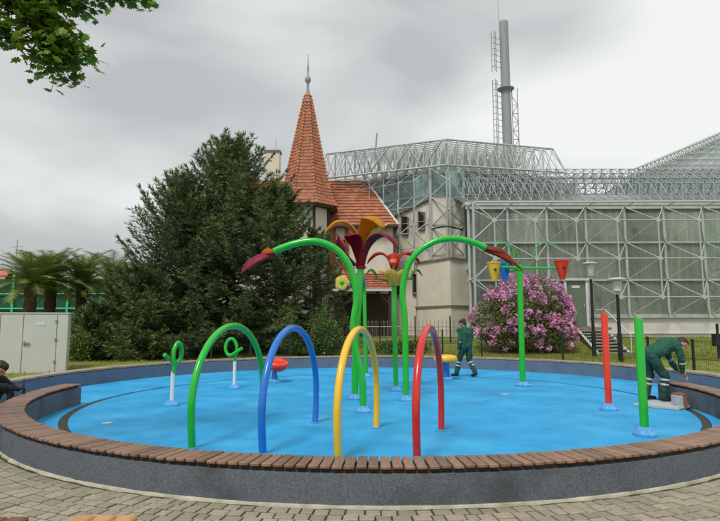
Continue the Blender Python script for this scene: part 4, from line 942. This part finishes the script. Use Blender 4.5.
# ------------------------------------------------------------------ vegetation
def rv(s=1): return Vector((rng.uniform(-s, s), rng.uniform(-s, s), rng.uniform(-s, s)))
def shade(lo, hi): v = rng.uniform(lo, hi); return (v, v * rng.uniform(.94, 1.06), v * rng.uniform(.85, 1.1))
def conifer(px, Yt, pytop, rad, lab, limbs, low=0.3, asc=0.9, seed=1, lean=0):
    global rng; rng = random.Random(seed)
    tp = P(px, pytop, Yt); x0 = tp.x; g_ = lawn_z(x0, Yt) - .05; H = tp.z - g_
    t = thing('conifer', lab, 'conifer', (x0, Yt, g_), 'dark conifers behind the pool')
    MB().tube(spline([(x0, Yt, g_), (x0 + .1, Yt, g_ + H * .4), (x0, Yt, g_ + H * .75), (x0, Yt, g_ + H * .98)], 6), [.26 * (1 - .95 * i / 18) + .012 for i in range(19)], 8).build('trunk', M['bark'], t, smooth=60)
    wood = MB(); nd = MB()
    for k in range(limbs):
        u = (k + rng.random()) / limbs; hz = low + (H * .97 - low) * u; env = rad * ((1 - u) ** .62) * (0.72 + .42 * rng.random()) * (1 if u > .12 else .85)
        env = max(env, .35); az = k * 2.39996 + rng.uniform(-.5, .5); D = Vector((math.cos(az), math.sin(az), 0)); S = Vector((-D.y, D.x, 0))
        slope = (asc * (.25 + .95 * u) + rng.uniform(-.14, .16)) if u > .3 else rng.uniform(-.12, .25)
        p0 = Vector((x0, Yt, g_ + hz)); path = []; n = 9
        for i in range(n + 1):
            v = i / n; z = slope * env * v - .10 * env * math.sin(v * 2.6) + .16 * env * v ** 3
            path.append(p0 + D * (env * v) + S * (.12 * env * math.sin(v * 3 + k)) + Vector((0, 0, z)))
        for p in path:
            if p.z < g_ + .15: p.z = g_ + .15 + rng.random() * .2
        lt = rng.uniform(.55, 1.5)
        wood.tube(path, [.035 * (1 - .85 * i / n) * min(1.5, .4 + env * .3) for i in range(n + 1)], 4, caps=False)
        m_ = int(14 + env * 9)
        for i in range(m_):
            v = .12 + .9 * (i / m_); v = min(v, .999); j = int(v * n); b = path[j].lerp(path[min(j + 1, n)], v * n - j)
            tg = (path[min(j + 1, n)] - path[j]).normalized(); sd_ = 1 if i % 2 else -1
            tl = (.28 + .42 * env * .28) * (1.15 - .75 * v) * rng.uniform(.7, 1.3)
            td = (tg * rng.uniform(.45, .9) + S * sd_ * rng.uniform(.5, 1.0) + Vector((0, 0, rng.uniform(-.38, .30)))).normalized()
            kk = int(9 + tl * 20)
            for w_ in range(kk):
                q_ = (w_ + rng.random()) / kk; c = b + td * (tl * q_) + Vector((0, 0, -.12 * q_ * q_ * tl)) + rv(.035)
                nd_ = (td * rng.uniform(.7, 1.3) + rv(.62)).normalized(); ln = rng.uniform(.09, .19); wv = nd_.cross(rv(1)).normalized() * rng.uniform(.010, .021)
                tipc = q_ > .7 and v > .55
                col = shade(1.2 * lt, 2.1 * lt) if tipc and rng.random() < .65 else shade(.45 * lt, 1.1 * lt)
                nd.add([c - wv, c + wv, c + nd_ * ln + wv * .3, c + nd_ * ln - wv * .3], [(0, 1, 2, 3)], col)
        for i in range(8):                                             # the leading tip of the limb
            c = path[-1] + rv(.06); tg = (path[-1] - path[-2]).normalized(); nd_ = (tg + rv(.5)).normalized(); wv = nd_.cross(rv(1)).normalized() * .026
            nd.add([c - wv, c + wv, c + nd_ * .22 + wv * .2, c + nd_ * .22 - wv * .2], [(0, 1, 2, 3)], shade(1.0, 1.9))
    cr_ = nd.build('crown', M['needle'], t, fix=False); wood.build('limbs', M['bark'], t, fix=False)
    return t
conifer(233, 27.2, 141, 4.7, 'tallest dark conifer with ascending branches beside the tiled spire', 230, .3, .85, 11)
conifer(184, 26.0, 180, 4.0, 'broad dark conifer with raised branch tips next to the tallest one of the clump', 175, .2, .95, 12)
conifer(279, 25.8, 186, 3.2, 'dark conifer whose light branches reach in front of the spire walls', 125, .2, .8, 13)
conifer(142, 24.4, 268, 2.9, 'low wide conifer at the palm end of the clump', 110, .1, .6, 14)
conifer(317, 26.2, 232, 2.0, 'small conifer at the porch end of the clump', 55, .2, .7, 15)
conifer(100, 23.6, 306, 1.5, 'lowest conifer, next to the off white cabinet', 50, .1, .6, 16)

def palm(px, py, Yp, L_, nf, lab, seed):
    global rng; rng = random.Random(seed)
    c = P(px, py, Yp); g_ = lawn_z(c.x, Yp) - .05; t = thing('palm_tree', lab, 'palm', (c.x, Yp, g_), 'palms behind the cabinet')
    n = 12; MB().tube([(c.x, Yp, g_ + (c.z - g_) * i / n) for i in range(n + 1)], [.19 + .035 * (i % 2) + .05 * (i / n) for i in range(n + 1)], 10).build('trunk', M['palmbark'], t)
    fr = MB()
    for k in range(nf):
        az = k * 2.39996; el = R(86) - R(88) * (k / nf) ** 1.3; D = Vector((math.cos(az), math.sin(az), 0)); S = Vector((-D.y, D.x, 0)); ln = L_ * rng.uniform(.85, 1.15); path = []; p = c + Vector((0, 0, .05)); ang = el
        for i in range(15):
            path.append(p.copy()); p = p + (D * math.cos(ang) + Vector((0, 0, math.sin(ang)))) * (ln / 14); ang -= R(3.6 + 1.6 * (1 - k / nf)) * rng.uniform(.9, 1.15)
        fr.tube(path, [.02 * (1 - .8 * i / 14) for i in range(15)], 4, caps=False) ; fr.c += [(1.1, 1.1, .8)] * (len(fr.f) - len(fr.c))
        base_c = rng.uniform(.5, 1.3) if k < nf * .75 else rng.uniform(.35, .7)
        for i in range(1, 14):
            for sub in (0, .33, .66):
                q_ = path[i].lerp(path[min(i + 1, 14)], sub); tg = (path[min(i + 1, 14)] - path[i]).normalized() if i < 14 else tg
                ll = .40 * math.sin(math.pi * (i + sub) / 15.5) ** .6 * L_ / 1.8
                for s_ in (-1, 1):
                    d_ = (tg * .75 + S * s_ * .8 + Vector((0, 0, .18 + rng.uniform(-.25, .1)))).normalized(); wv = tg * .022; e_ = q_ + d_ * ll + Vector((0, 0, -.12 * ll)); v_ = base_c * rng.uniform(.8, 1.25)
                    fr.add([q_ - wv, q_ + wv, e_], [(0, 1, 2)], (v_, v_, v_ * .9))
    fr.build('crown', M['palmleaf'], t, fix=False); return t
palm(31, 287, 24.0, 2.0, 60, 'palm with the thickest ragged trunk, standing over the cabinet', 21)
palm(51, 286, 25.5, 2.0, 60, 'palm with a dark shaded trunk between its two neighbours', 22)
palm(82, 287, 26.5, 2.1, 60, 'palm half hidden by the low conifer', 23)
palm(112, 287, 29.0, 2.3, 50, 'palm whose crown tops show over the low wide conifer', 24)

def leaf_blob(mb, c, rx, ry, rz, n, ls, lw, lo, hi, shell=.55, droop=.0):
    for k in range(n):
        d = rv(1)
        while d.length > 1 or d.length < .05: d = rv(1)
        rr = shell + (1 - shell) * rng.random() ** .5; dn = d.normalized(); lump = 1 + .13 * math.sin(dn.x * 7 + c.x) * math.sin(dn.z * 6 + dn.y * 5)
        p = c + Vector((dn.x * rx, dn.y * ry, dn.z * rz)) * rr * lump
        a = (dn * .6 + rv(.9) + Vector((0, 0, -droop))).normalized(); b = a.cross(rv(1)).normalized(); l_ = ls * rng.uniform(.7, 1.3); w_ = lw * rng.uniform(.7, 1.3)
        mb.add([p, p + a * l_ * .5 + b * w_, p + a * l_, p + a * l_ * .5 - b * w_], [(0, 1, 2, 3)], shade(lo, hi) if rng.random() > .12 else shade(hi, hi * 1.5))
# rhododendron
rng = random.Random(31)
rc = P(523, 322, 25.6); g_ = lawn_z(rc.x, 25.6)
t = thing('rhododendron', 'big round bush covered in pink purple blossom on the lawn', 'bush', (rc.x, 25.6, g_))
lobes = [(-1.15, -.2, 1.35, 1.15, 1.0, 1.25), (-.2, .1, 1.75, 1.3, 1.1, 1.55), (.75, -.1, 1.75, 1.25, 1.1, 1.55), (1.4, .1, 1.35, .95, .95, 1.25), (.1, -.5, 1.0, 1.5, .9, .95), (-.75, -.3, .8, 1.2, .9, .75), (1.0, -.4, .8, 1.1, .8, .75)]
lv, bl_ = MB(), MB()
for (ox, oy, oz, rx, ry, rz) in lobes:
    c = Vector((rc.x + ox, 25.6 + oy, g_ + oz)); leaf_blob(lv, c, rx, ry, rz, 2600, .15, .028, .5, 1.6, .5)
    for k in range(175):
        d = rv(1)
        while d.length > 1 or d.length < .05 or d.z < -.6: d = rv(1)
        d.normalize(); pc = c + Vector((d.x * rx, d.y * ry, d.z * rz)) * rng.uniform(.93, 1.12)
        if any(((pc.x - rc.x - a) / d_) ** 2 + ((pc.y - 25.6 - b) / e_) ** 2 + ((pc.z - g_ - c_) / f_) ** 2 < .72 for a, b, c_, d_, e_, f_ in lobes): continue
        if math.sin(pc.x * 2.3 + 1.0) * math.sin(pc.z * 2.9 + pc.x) < -.5 or pc.x - rc.x < -.4 and pc.z - g_ < 2.3 and rng.random() < .45 or (pc.z - g_) < .8 and rng.random() < .7: continue
        br_ = rng.uniform(.6, 1.35)
        tr_ = rng.uniform(.8, 1.35)
        for f in range(40):
            dd = (d * .7 + rv(1)).normalized(); p = pc + dd * rng.uniform(.07, .12) * tr_; a = (dd + rv(.5)).normalized(); b = a.cross(rv(1)).normalized() * .032; v_ = br_ * rng.uniform(.75, 1.3)
            bl_.add([p - b, p + b, p + a * .055 + b * .9, p + a * .055 - b * .9], [(0, 1, 2, 3)], (v_, v_ * rng.uniform(.8, 1.1), v_))
lv.build('foliage', M['rholeaf'], t, fix=False); bl_.build('blossoms', M['blossom'], t, fix=False, kind='stuff')
q = MB()
for k in range(9):
    a = k * .7; q.tube(spline([(rc.x + .2 * math.cos(a), 25.6 + .2 * math.sin(a), g_ - .05), (rc.x + .7 * math.cos(a), 25.6 + .5 * math.sin(a), g_ + .8), (rc.x + 1.3 * math.cos(a), 25.6 + .8 * math.sin(a), g_ + 1.9)], 4), .03, 5)
q.build('stems', M['bark'], t, fix=False)
# leafy bushes by the conifers
def bush(px, py, Yb, rx, rz, n, lab, lo, hi, seed):
    global rng; rng = random.Random(seed); c = P(px, py, Yb); g_ = lawn_z(c.x, Yb); t = thing('bush', lab, 'bush', (c.x, Yb, g_), 'leafy bushes along the lawn'); lv = MB()
    for k in range(6): leaf_blob(lv, Vector((c.x + rng.uniform(-.5, .5) * rx, Yb + rng.uniform(-.3, .3) * rx, g_ + rz * rng.uniform(.45, 1.1))), rx * rng.uniform(.5, .75), rx * .6, rz * rng.uniform(.45, .7), n // 6, .11, .03, lo, hi, .3)
    lv.build('foliage', M['bushleaf'], t, fix=False); q = MB()
    for k in range(5): a = k * 1.3; q.tube([(c.x, Yb, g_ - .05), (c.x + .5 * rx * math.cos(a), Yb + .4 * rx * math.sin(a), g_ + rz)], .02, 5)
    q.build('stems', M['bark'], t, fix=False)
bush(326, 330, 24.2, 1.0, 1.15, 7000, 'bright leafy bush between the conifers and the porch', .6, 1.7, 41)
bush(300, 345, 23.6, .9, .6, 3500, 'low dark bush at the foot of the bright bush', .35, .9, 42)
bush(82, 345, 22.5, .55, .7, 2500, 'yellow green shrub beside the end of the cabinet', .8, 2.0, 43)
bush(404, 352, 25.2, 1.5, .35, 3000, 'low ragged greenery along the picket fence', .4, 1.2, 44)
# planting inside the glass wing
def indoor_plant(x, y, h, seed, lab):
    global rng; rng = random.Random(seed); t = thing('indoor_plant', lab, 'plant', (x, y, 1.25), 'tropical plants inside the glass wing'); lv = MB()
    MB().tube([(x, y, 1.2), (x + .15, y, 1.2 + h * .6)], [.09, .05], 7).build('stem', M['bark'], t)
    for k in range(30):
        az = k * 2.4; z = 1.2 + h * (.2 + .75 * rng.random()); D = Vector((math.cos(az), math.sin(az), 0)); l_ = rng.uniform(.7, 1.5); p0 = Vector((x, y, z)); S = Vector((-D.y, D.x, 0))
        pts = [p0 + D * l_ * u + Vector((0, 0, .7 * l_ * u - .75 * l_ * u * u)) for u in (0, .25, .5, .75, 1)]; ws = (.02, .16, .2, .14, .0); c_ = shade(.5, 1.5)
        lv.add([p + S * s_ * w_ for p, w_ in zip(pts, ws) for s_ in (-1, 1)], [(2 * i, 2 * i + 1, 2 * i + 3, 2 * i + 2) for i in range(4)], c_)
        lv.c += [c_] * (len(lv.f) - len(lv.c))
    lv.build('foliage', M['bushleaf'], t, fix=False)
for k in range(8): indoor_plant(colx[0] + 1.4 + k * 2.25, 32.2 + (k * 37 % 5) * .35, 3.2 + (k * 53 % 7) * .45, 60 + k, 'broad leaved tropical plant behind the greenhouse panes')

# overhanging maple, its trunk outside the view
rng = random.Random(51)
tx_, ty_ = -7.6, 5.2
t = thing('maple_tree', 'maple whose leafy bough hangs in from above the cobbles', 'tree', (tx_, ty_, -.1))
MB().tube(spline([(tx_, ty_, -.12), (tx_ + .05, ty_, 1.8), (tx_ + .15, ty_ + .1, 3.6), (tx_ + .1, ty_ + .2, 6.0)], 6), [.30 - .011 * i for i in range(19)], 12).build('trunk', M['bark'], t, smooth=60)
q = MB(); lf_ = MB()
leaf2d = [(0, 0), (.10, -.02), (.42, -.12), (.30, .10), (.62, .22), (.36, .36), (.52, .62), (.22, .62), (0, 1.0), (-.22, .62), (-.52, .62), (-.36, .36), (-.62, .22), (-.30, .10), (-.42, -.12), (-.10, -.02)]
def mleaf(p, s, tone):
    n_ = (Vector((0, -.25, 1)) + rv(.75)).normalized(); u = n_.cross(rv(1)).normalized(); v = n_.cross(u); 
    vs_ = [p + u * a * s + v * b * s - n_ * (.22 * s * (a * a + (b - .4) ** 2)) for a, b in leaf2d]; c = (0, .35)
    vs_.append(p + v * .35 * s); k = len(leaf2d); lf_.add(vs_, [(i, (i + 1) % k, k) for i in range(k)], tone)
boughs = [[(tx_ + .1, ty_ + .1, 4.2), P(-90, 0, 6.4), P(-20, -16, 6.6), P(20, -2, 6.8), P(42, 20, 6.9), P(54, 46, 7.0), P(60, 66, 7.0)],
          [(tx_ + .1, ty_ + .1, 4.6), P(-90, -40, 6.2), P(0, -40, 6.6), P(60, -26, 6.9), P(110, -12, 7.2), P(150, -6, 7.4)],
          [(tx_ + .1, ty_ + .1, 4.3), P(-80, 30, 6.3), P(-30, 22, 6.5), P(-2, 30, 6.6), P(14, 36, 6.7)],
          [P(20, -2, 6.8), P(44, 18, 6.8), P(62, 40, 6.9), P(82, 56, 7.0)],
          [P(-20, -16, 6.6), P(30, -14, 6.9), P(60, -4, 7.0), P(80, -1, 7.1)],
          [(tx_ + .1, ty_ + .1, 5.0), (-6.4, 4.2, 6.4), (-5.0, 3.4, 6.9), (-4.2, 3.0, 6.9)], [(tx_, ty_, 4.8), (-8.6, 6.5, 6.6), (-9.2, 7.6, 7.2)], [(tx_, ty_, 5.4), (-7.9, 3.6, 7.2), (-8.6, 2.2, 7.6)], [(tx_, ty_ + .2, 5.8), (-7.2, 6.4, 7.6), (-6.8, 7.6, 8.2)]]
dens = [900, 520, 300, 420, 480, 300, 260, 260, 260]; spread = [(.30, .30), (.24, .17), (.19, .18), (.18, .18), (.3, .17), (.6, .45), (.7, .5), (.7, .5), (.7, .5)]
for bi, (b, d, (sx, sz)) in enumerate(zip(boughs, dens, spread)):
    path = spline(b, 8); m_ = len(path); q.tube(path, [.075 * (1 - .9 * i / m_) if bi not in (3, 4) else .018 * (1 - .7 * i / m_) for i in range(m_)], 6, caps=False)
    for k in range(d):
        i = int((.30 + .7 * rng.random()) * (m_ - 1)) if bi in (0, 1, 2) else int((.1 + .9 * rng.random()) * (m_ - 1)); p = path[i] + Vector((rng.gauss(0, sx * .55), rng.gauss(0, sx * .6), rng.gauss(-.03, sz * .55)))
        if bi < 5 and rng.random() < .25: q.tube([path[i], p], .004, 3, caps=False)
        mleaf(p, rng.uniform(.08, .14), shade(.5, 1.6))
q.build('boughs', M['bark'], t, fix=False); lf_.build('crown', M['maple'], t, fix=False)

# ------------------------------------------------------------------ people
def capsules(segs):
    mb = MB()
    for a, b, ra, rb in segs:
        a, b = Vector(a), Vector(b); d = (b - a); ln = d.length; d = d / ln if ln > 1e-6 else Vector((0, 0, 1)); pts, rs = [], []
        for k in range(5): th = math.pi / 2 * (1 - k / 4); pts.append(a - d * ra * math.sin(th)); rs.append(max(ra * math.cos(th), ra * .05))
        for k in range(5): th = math.pi / 2 * (k / 4); pts.append(b + d * rb * math.sin(th)); rs.append(max(rb * math.cos(th), rb * .05))
        mb.tube(pts, rs, 12)
    return mb
fold = bpy.data.textures.new('cloth_folds', 'CLOUDS'); fold.noise_scale = .11; fold.noise_depth = 2
def grow(name, mb, mk, parent, voxel, smooth_it=4):
    """one continuous skin over the overlapping limbs"""
    o = mb.build(name, M[mk]); md = o.modifiers.new('r', 'REMESH'); md.mode = 'VOXEL'; md.voxel_size = voxel
    s_ = o.modifiers.new('s', 'SMOOTH'); s_.factor = .5; s_.iterations = smooth_it
    if name in ('jacket', 'trousers'):
        dp = o.modifiers.new('d', 'DISPLACE'); dp.texture = fold; dp.strength = .05; dp.mid_level = .42; dp.texture_coords = 'LOCAL'
    dg = bpy.context.evaluated_depsgraph_get(); me = bpy.data.meshes.new_from_object(o.evaluated_get(dg)); bpy.data.objects.remove(o)
    me.polygons.foreach_set('use_smooth', [True] * len(me.polygons))
    if not me.materials: me.materials.append(M[mk])
    o = bpy.data.objects.new(name, me); C.objects.link(o); o.parent = parent; return o
def hand(segs, wrist, dirn, palm_n, curl, side):
    """palm, four unequal bent fingers and a thumb leaving the side of the palm"""
    w_ = Vector(wrist); d = Vector(dirn).normalized(); n_ = Vector(palm_n); n_ = (n_ - d * n_.dot(d)).normalized(); s_ = d.cross(n_) * side
    segs.append((w_, w_ + d * .05 + s_ * .018, .026, .022)); segs.append((w_, w_ + d * .05 - s_ * .018, .026, .022)); segs.append((w_ + d * .05 + s_ * .02, w_ + d * .085 - s_ * .02, .019, .019))
    for k, ln in enumerate((.068, .078, .072, .055)):
        b = w_ + d * .085 + s_ * (.033 - .022 * k); a = curl * .6; p1 = b + (d * math.cos(a) + n_ * math.sin(a)) * ln * .5; a2 = curl * 1.5; p2 = p1 + (d * math.cos(a2) + n_ * math.sin(a2)) * ln * .5
        segs.append((b, p1, .0105, .0095)); segs.append((p1, p2, .0095, .0085))
    b = w_ + d * .025 + s_ * .03; p1 = b + (d * .6 + s_ * .6 + n_ * .45).normalized() * .04; p2 = p1 + (d * .8 + n_ * .6 - s_ * .1).normalized() * .032
    segs.append((b, p1, .014, .0115)); segs.append((p1, p2, .0115, .0095))
def person(lab, loc, rz, J, jk, tr, hairless=False, group=None, gloves=None, bands=True, handed=None):
    """J: joints in the person's own frame (x right, y forward, z up)"""
    t = thing('person', lab, 'person', (0, 0, 0), group); J = {k: Vector(v) for k, v in J.items()}
    hd = J['head']; look = J['look'].normalized(); upv = (J['head'] - J['neck']).normalized(); upv = (upv - look * upv.dot(look) * .6).normalized(); rt = look.cross(upv).normalized(); upv = rt.cross(look).normalized()
    body = []
    body += [(J['neck'] - (J['head'] - J['neck']) * .2, J['head'] - upv * .04, .058, .055)]
    body += [(hd + upv * .035 - look * .018, hd + upv * .02 + look * .02, .088, .083), (hd - upv * .04 + look * .035, hd - upv * .075 + look * .055, .066, .044), (hd - upv * .02 - rt * .02, hd - upv * .02 + rt * .02, .07, .07)]
    body += [(hd + upv * .01 + look * .098, hd - upv * .03 + look * .116, .011, .016)]                                            # nose
    for s_ in (-1, 1):
        body += [(hd + rt * s_ * .082 - look * .01 + upv * .02, hd + rt * s_ * .086 - look * .015 - upv * .03, .012, .010)]           # ears
        body += [(hd + rt * s_ * .028 + look * .088 + upv * .038, hd + rt * s_ * .05 + look * .078 + upv * .036, .012, .010)]        # brows
    body += [(hd - upv * .066 + look * .09 - rt * .016, hd - upv * .066 + look * .09 + rt * .016, .010, .010)]                        # mouth
    pel, ch, nk = J['pelvis'], J['chest'], J['neck']
    lat = (J['shoR'] - J['shoL']).normalized(); hip = (J['hipR'] - J['hipL']).normalized()
    tor = [(pel - hip * .07, ch - lat * .07, .125, .135), (pel + hip * .07, ch + lat * .07, .125, .135), (ch, nk, .14, .07), (ch - lat * .05, J['shoL'], .11, .075), (ch + lat * .05, J['shoR'], .11, .075)]
    hips = [(pel - hip * .05, J['hipL'], .13, .105), (pel + hip * .05, J['hipR'], .13, .105)]
    arms, legs, boots, hands = [], [], [], []
    for s in 'LR':
        arms += [(J['sho' + s], J['elb' + s], .062, .050), (J['elb' + s], J['wri' + s], .050, .040)]
        legs += [(J['hip' + s], J['kne' + s], .095, .066), (J['kne' + s], J['ank' + s], .066, .055)]
        boots += [(J['ank' + s] + Vector((0, 0, .02)), J['ank' + s] - Vector((0, 0, .03)), .058, .052), (J['ank' + s] - Vector((0, 0, .045)), J['toe' + s], .045, .040), (J['ank' + s] - Vector((0, 0, .045)) - (J['toe' + s] - J['ank' + s]).normalized() * .05, J['ank' + s] - Vector((0, 0, .045)), .042, .045)]
        hdn = J.get('hand' + s, (J['wri' + s] - J['elb' + s])); hand(hands, J['wri' + s], hdn, J.get('palm' + s, Vector((0, -1, 0))), J.get('curl' + s, Vector((.5, 0, 0))).x, 1 if s == 'R' else -1)
    tor = [(a, b, ra * 1.10, rb * 1.08) for a, b, ra, rb in tor]; arms = [(a, b, ra * 1.2, rb * 1.22) for a, b, ra, rb in arms]; legs = [(a, b, ra * 1.12, rb * 1.3) for a, b, ra, rb in legs]
    shrink = lambda sg, k: [(a, b, ra * k, rb * k) for a, b, ra, rb in sg]
    bd = grow('body', capsules(body + hands + shrink(tor + hips + arms + legs + boots, .74)), 'skin', t, .007, 3)
    grow('jacket', capsules(tor + arms + shrink(hips, .98)[:0] + [(pel - hip * .06, pel + hip * .06, .136, .136)]), jk, t, .014, 4)
    grow('trousers', capsules(shrink(hips, 1.0) + legs), tr, t, .014, 4)
    for s in 'LR':
        i0 = 0 if s == 'L' else 3; grow('boot', capsules(boots[i0:i0 + 3]), 'boot', t, .01, 3)
        if gloves:
            n_ = len(hands) // 2; hs_ = hands[:n_] if s == 'L' else hands[n_:]; grow('glove', capsules([(a, b, ra + .003, rb + .003) for a, b, ra, rb in hs_]), gloves, t, .006, 2)
    def band(a, b, u, rad, mk='reflect', w_=.045):
        a, b = Vector(a), Vector(b); d = (b - a).normalized(); c = a.lerp(b, u)
        MB().tube([c - d * w_ / 2, c + d * w_ / 2], rad, 16, caps=False).build('reflective_band' if mk == 'reflect' else 'belt', M[mk], t, smooth=60).modifiers.new('th', 'SOLIDIFY').thickness = .006
    if bands:
        for s in 'LR':
            band(J['kne' + s], J['ank' + s], .18, .086); band(J['kne' + s], J['ank' + s], .42, .082); band(J['elb' + s], J['wri' + s], .25, .062)
    if not hairless:
        hr = [(hd + upv * .055 - look * .04, hd + upv * .06 + look * .03, .092, .082), (hd - look * .045 + upv * .02, hd - look * .045 - upv * .03, .085, .07)]
        for s_ in (-1, 1): hr.append((hd + rt * s_ * .03 + upv * .06, hd + rt * s_ * .045 - look * .02 + upv * .02, .07, .055))
        grow('hair', capsules(hr), 'hair', t, .008, 2)
    for s_ in (-1, 1):
        e = hd + rt * s_ * .034 + look * .090 + upv * .018; MB().lathe([(.002, -.008), (.010, -.004), (.011, 0), (.008, .006), (.002, .009)], e, 8, look.to_track_quat('Z', 'Y').to_matrix()).build('eye', M['paper'], t, smooth=60)
    t.location = loc; t.rotation_euler.z = rz; return t

# strolling worker, back half turned to us
person('worker in dark green overalls walking across the blue pool floor', (3.26, 17.45, ZF), R(26), dict(
    pelvis=(0, 0, .95), hipL=(-.09, .01, .90), hipR=(.09, -.01, .90), chest=(0, .03, 1.30), neck=(0, .05, 1.49), head=(-.01, .12, 1.63), look=(-.25, .85, -.45),
    shoL=(-.21, .03, 1.42), shoR=(.21, .03, 1.42), elbL=(-.25, -.05, 1.14), elbR=(.25, .06, 1.14), wriL=(-.24, .04, .89), wriR=(.22, .22, .94),
    kneL=(-.12, .20, .50), kneR=(.11, -.02, .49), ankL=(-.20, .24, .10), ankR=(.16, -.22, .13), toeL=(-.28, .38, .045), toeR=(.15, -.08, .04), palmL=(1, 0, 0), palmR=(-1, 0, 0)), 'jacket', 'trouser', group='workers')
# bending worker
person('worker in green overalls bending over the end of the bench wall with a tool', (6.02, 11.75, ZF + .055), R(-84), dict(
    pelvis=(0, -.02, .93), hipL=(-.09, -.02, .88), hipR=(.09, -.02, .88), chest=(0, .36, 1.14), neck=(0, .55, 1.18), head=(.01, .70, 1.15), look=(.25, .70, -.70),
    shoL=(-.19, .47, 1.14), shoR=(.19, .47, 1.12), elbL=(-.21, .54, .85), elbR=(.22, .52, .83), wriL=(-.12, .62, .63), wriR=(.14, .58, .60),
    kneL=(-.13, .03, .49), kneR=(.13, .20, .50), ankL=(-.14, -.06, .10), ankR=(.14, .14, .10), toeL=(-.16, .13, .04), toeR=(.15, .33, .04), palmL=(.6, 0, -.6), palmR=(-.6, 0, -.6), handL=(.1, .5, -.5), handR=(-.05, .5, -.5), curlL=(.9, 0, 0), curlR=(.9, 0, 0)), 'jacket', 'trouser', group='workers')
# crouching worker with the brush, cut by the edge of the view
person('worker in black crouching outside the bench, reaching a brush over the slats', (-6.82, 10.30, ZF), R(-88), dict(
    pelvis=(0, -.12, .34), hipL=(-.10, -.10, .33), hipR=(.10, -.10, .33), chest=(0, .10, .62), neck=(0, .20, .76), head=(0, .30, .85), look=(.15, .85, -.50),
    shoL=(-.19, .14, .70), shoR=(.19, .15, .68), elbL=(-.26, .36, .50), elbR=(.25, .43, .56), wriL=(-.16, .40, .30), wriR=(.15, .70, .515),
    kneL=(-.16, .24, .44), kneR=(.16, .26, .40), ankL=(-.13, .02, .10), ankR=(.13, .02, .10), toeL=(-.16, .18, .04), toeR=(.16, .18, .04), palmR=(0, .2, -1), palmL=(1, 0, 0), handR=(-.1, 1, .1), curlR=(1.1, 0, 0)), 'darkjk', 'darkjk', group='workers', gloves='boot', bands=False)
def local(loc, rz, p): return Vector(loc) + Matrix.Rotation(rz, 3, 'Z') @ Vector(p)
hb = local((-6.82, 10.30, ZF), R(-88), (.135, .80, .49))
t = thing('paint_brush', 'small dark paint brush held over the bench slats', 'brush', hb)
MB().tube([hb + Vector((.0, 0, .16)), hb + Vector((0, 0, .02)), hb + Vector((0, 0, -.02))], [.010, .013, .016], 8).build('handle', M['timber'], t, smooth=60)
MB().tube([hb + Vector((0, 0, -.02)), hb + Vector((0, 0, -.045)), hb + Vector((.005, 0, -.105))], [.017, .03, .022], 8).build('bristles', M['boot'], t, smooth=60)
MB().tube([hb + Vector((0, 0, -.005)), hb + Vector((0, 0, -.03))], .0185, 8).build('ferrule', M['carton'], t, smooth=60)
hb = local((6.02, 11.75, ZF + .055), R(-84), (.0, .72, .53))
t = thing('hand_tool', 'dark hand tool gripped by the bending worker', 'tool', hb)
MB().tube([hb + Vector((-.06, -.08, .05)), hb + Vector((.0, 0, 0)), hb + Vector((.05, .05, -.06))], .014, 8).build('grip', M['boot'], t, smooth=60); MB().box(hb + Vector((.06, .06, -.09)), (.05, .04, .08)).build('blade', M['steelg'], t)
# board and crate under the bending worker
c = G(656, 407.5); t = thing('work_board', 'pale board lying on the pool floor under the bending worker', 'board', (c.x, c.y, ZF))
a, b = G(633, 406), G(679, 411); dv = (b - a).normalized(); pv_ = Vector((-dv.y, dv.x, 0)); pts = [a, b, b + pv_ * .85, a + pv_ * .85]
MB().slab([p + Vector((0, 0, .006)) for p in pts], .042).build('plank', M['board'], t, bevel=.004); MB().slab([p.lerp((pts[0] + pts[2]) / 2, .08) + Vector((0, 0, .049)) for p in pts], .005).build('cover_sheet', M['board'], t)
c = G(680.5, 409); t = thing('tool_crate', 'small white and brown crate at the end of the pale board', 'crate', (c.x, c.y, ZF))
MB().box((c.x - .02, c.y + .06, ZF + .13), (.13, .20, .25)).build('body', M['board'], t, bevel=.006); MB().box((c.x + .085, c.y + .06, ZF + .115), (.075, .19, .22)).build('side', M['carton'], t, bevel=.005); MB().box((c.x + .02, c.y + .06, ZF + .275), (.17, .17, .035)).build('lid', M['carton'], t, bevel=.004)
# wooden benches whose ends just reach into view beside the camera
def seat(x0, x1, y1, mk, lab, z=.45):
    t = thing('wooden_bench', lab, 'bench', ((x0 + x1) / 2, y1 - .8, 0)); n = 3; wd = (x1 - x0) / n
    for k in range(n): MB().box((x0 + wd * (k + .5), y1 - .8, z - .025), (wd - .008, 1.6, .05)).build('seat_plank', M[mk], t, bevel=.012)
    for yy in (y1 - .25, y1 - 1.35):
        MB().box(((x0 + x1) / 2, yy, z - .08), (x1 - x0 - .04, .07, .06)).build('bearer', M['black'], t)
        for xx in (x0 + .06, x1 - .06): MB().box((xx, yy, (z - .11) / 2), (.05, .06, z - .11)).build('leg', M['black'], t)
seat(-1.72, -1.34, G(75, 514.5, .45).y, 'wood', 'tan wooden bench on the cobbles, lighter of the two'); seat(-2.35, -1.98, G(10, 516, .45).y, 'wooddk', 'dark brown wooden bench next to the tan one')
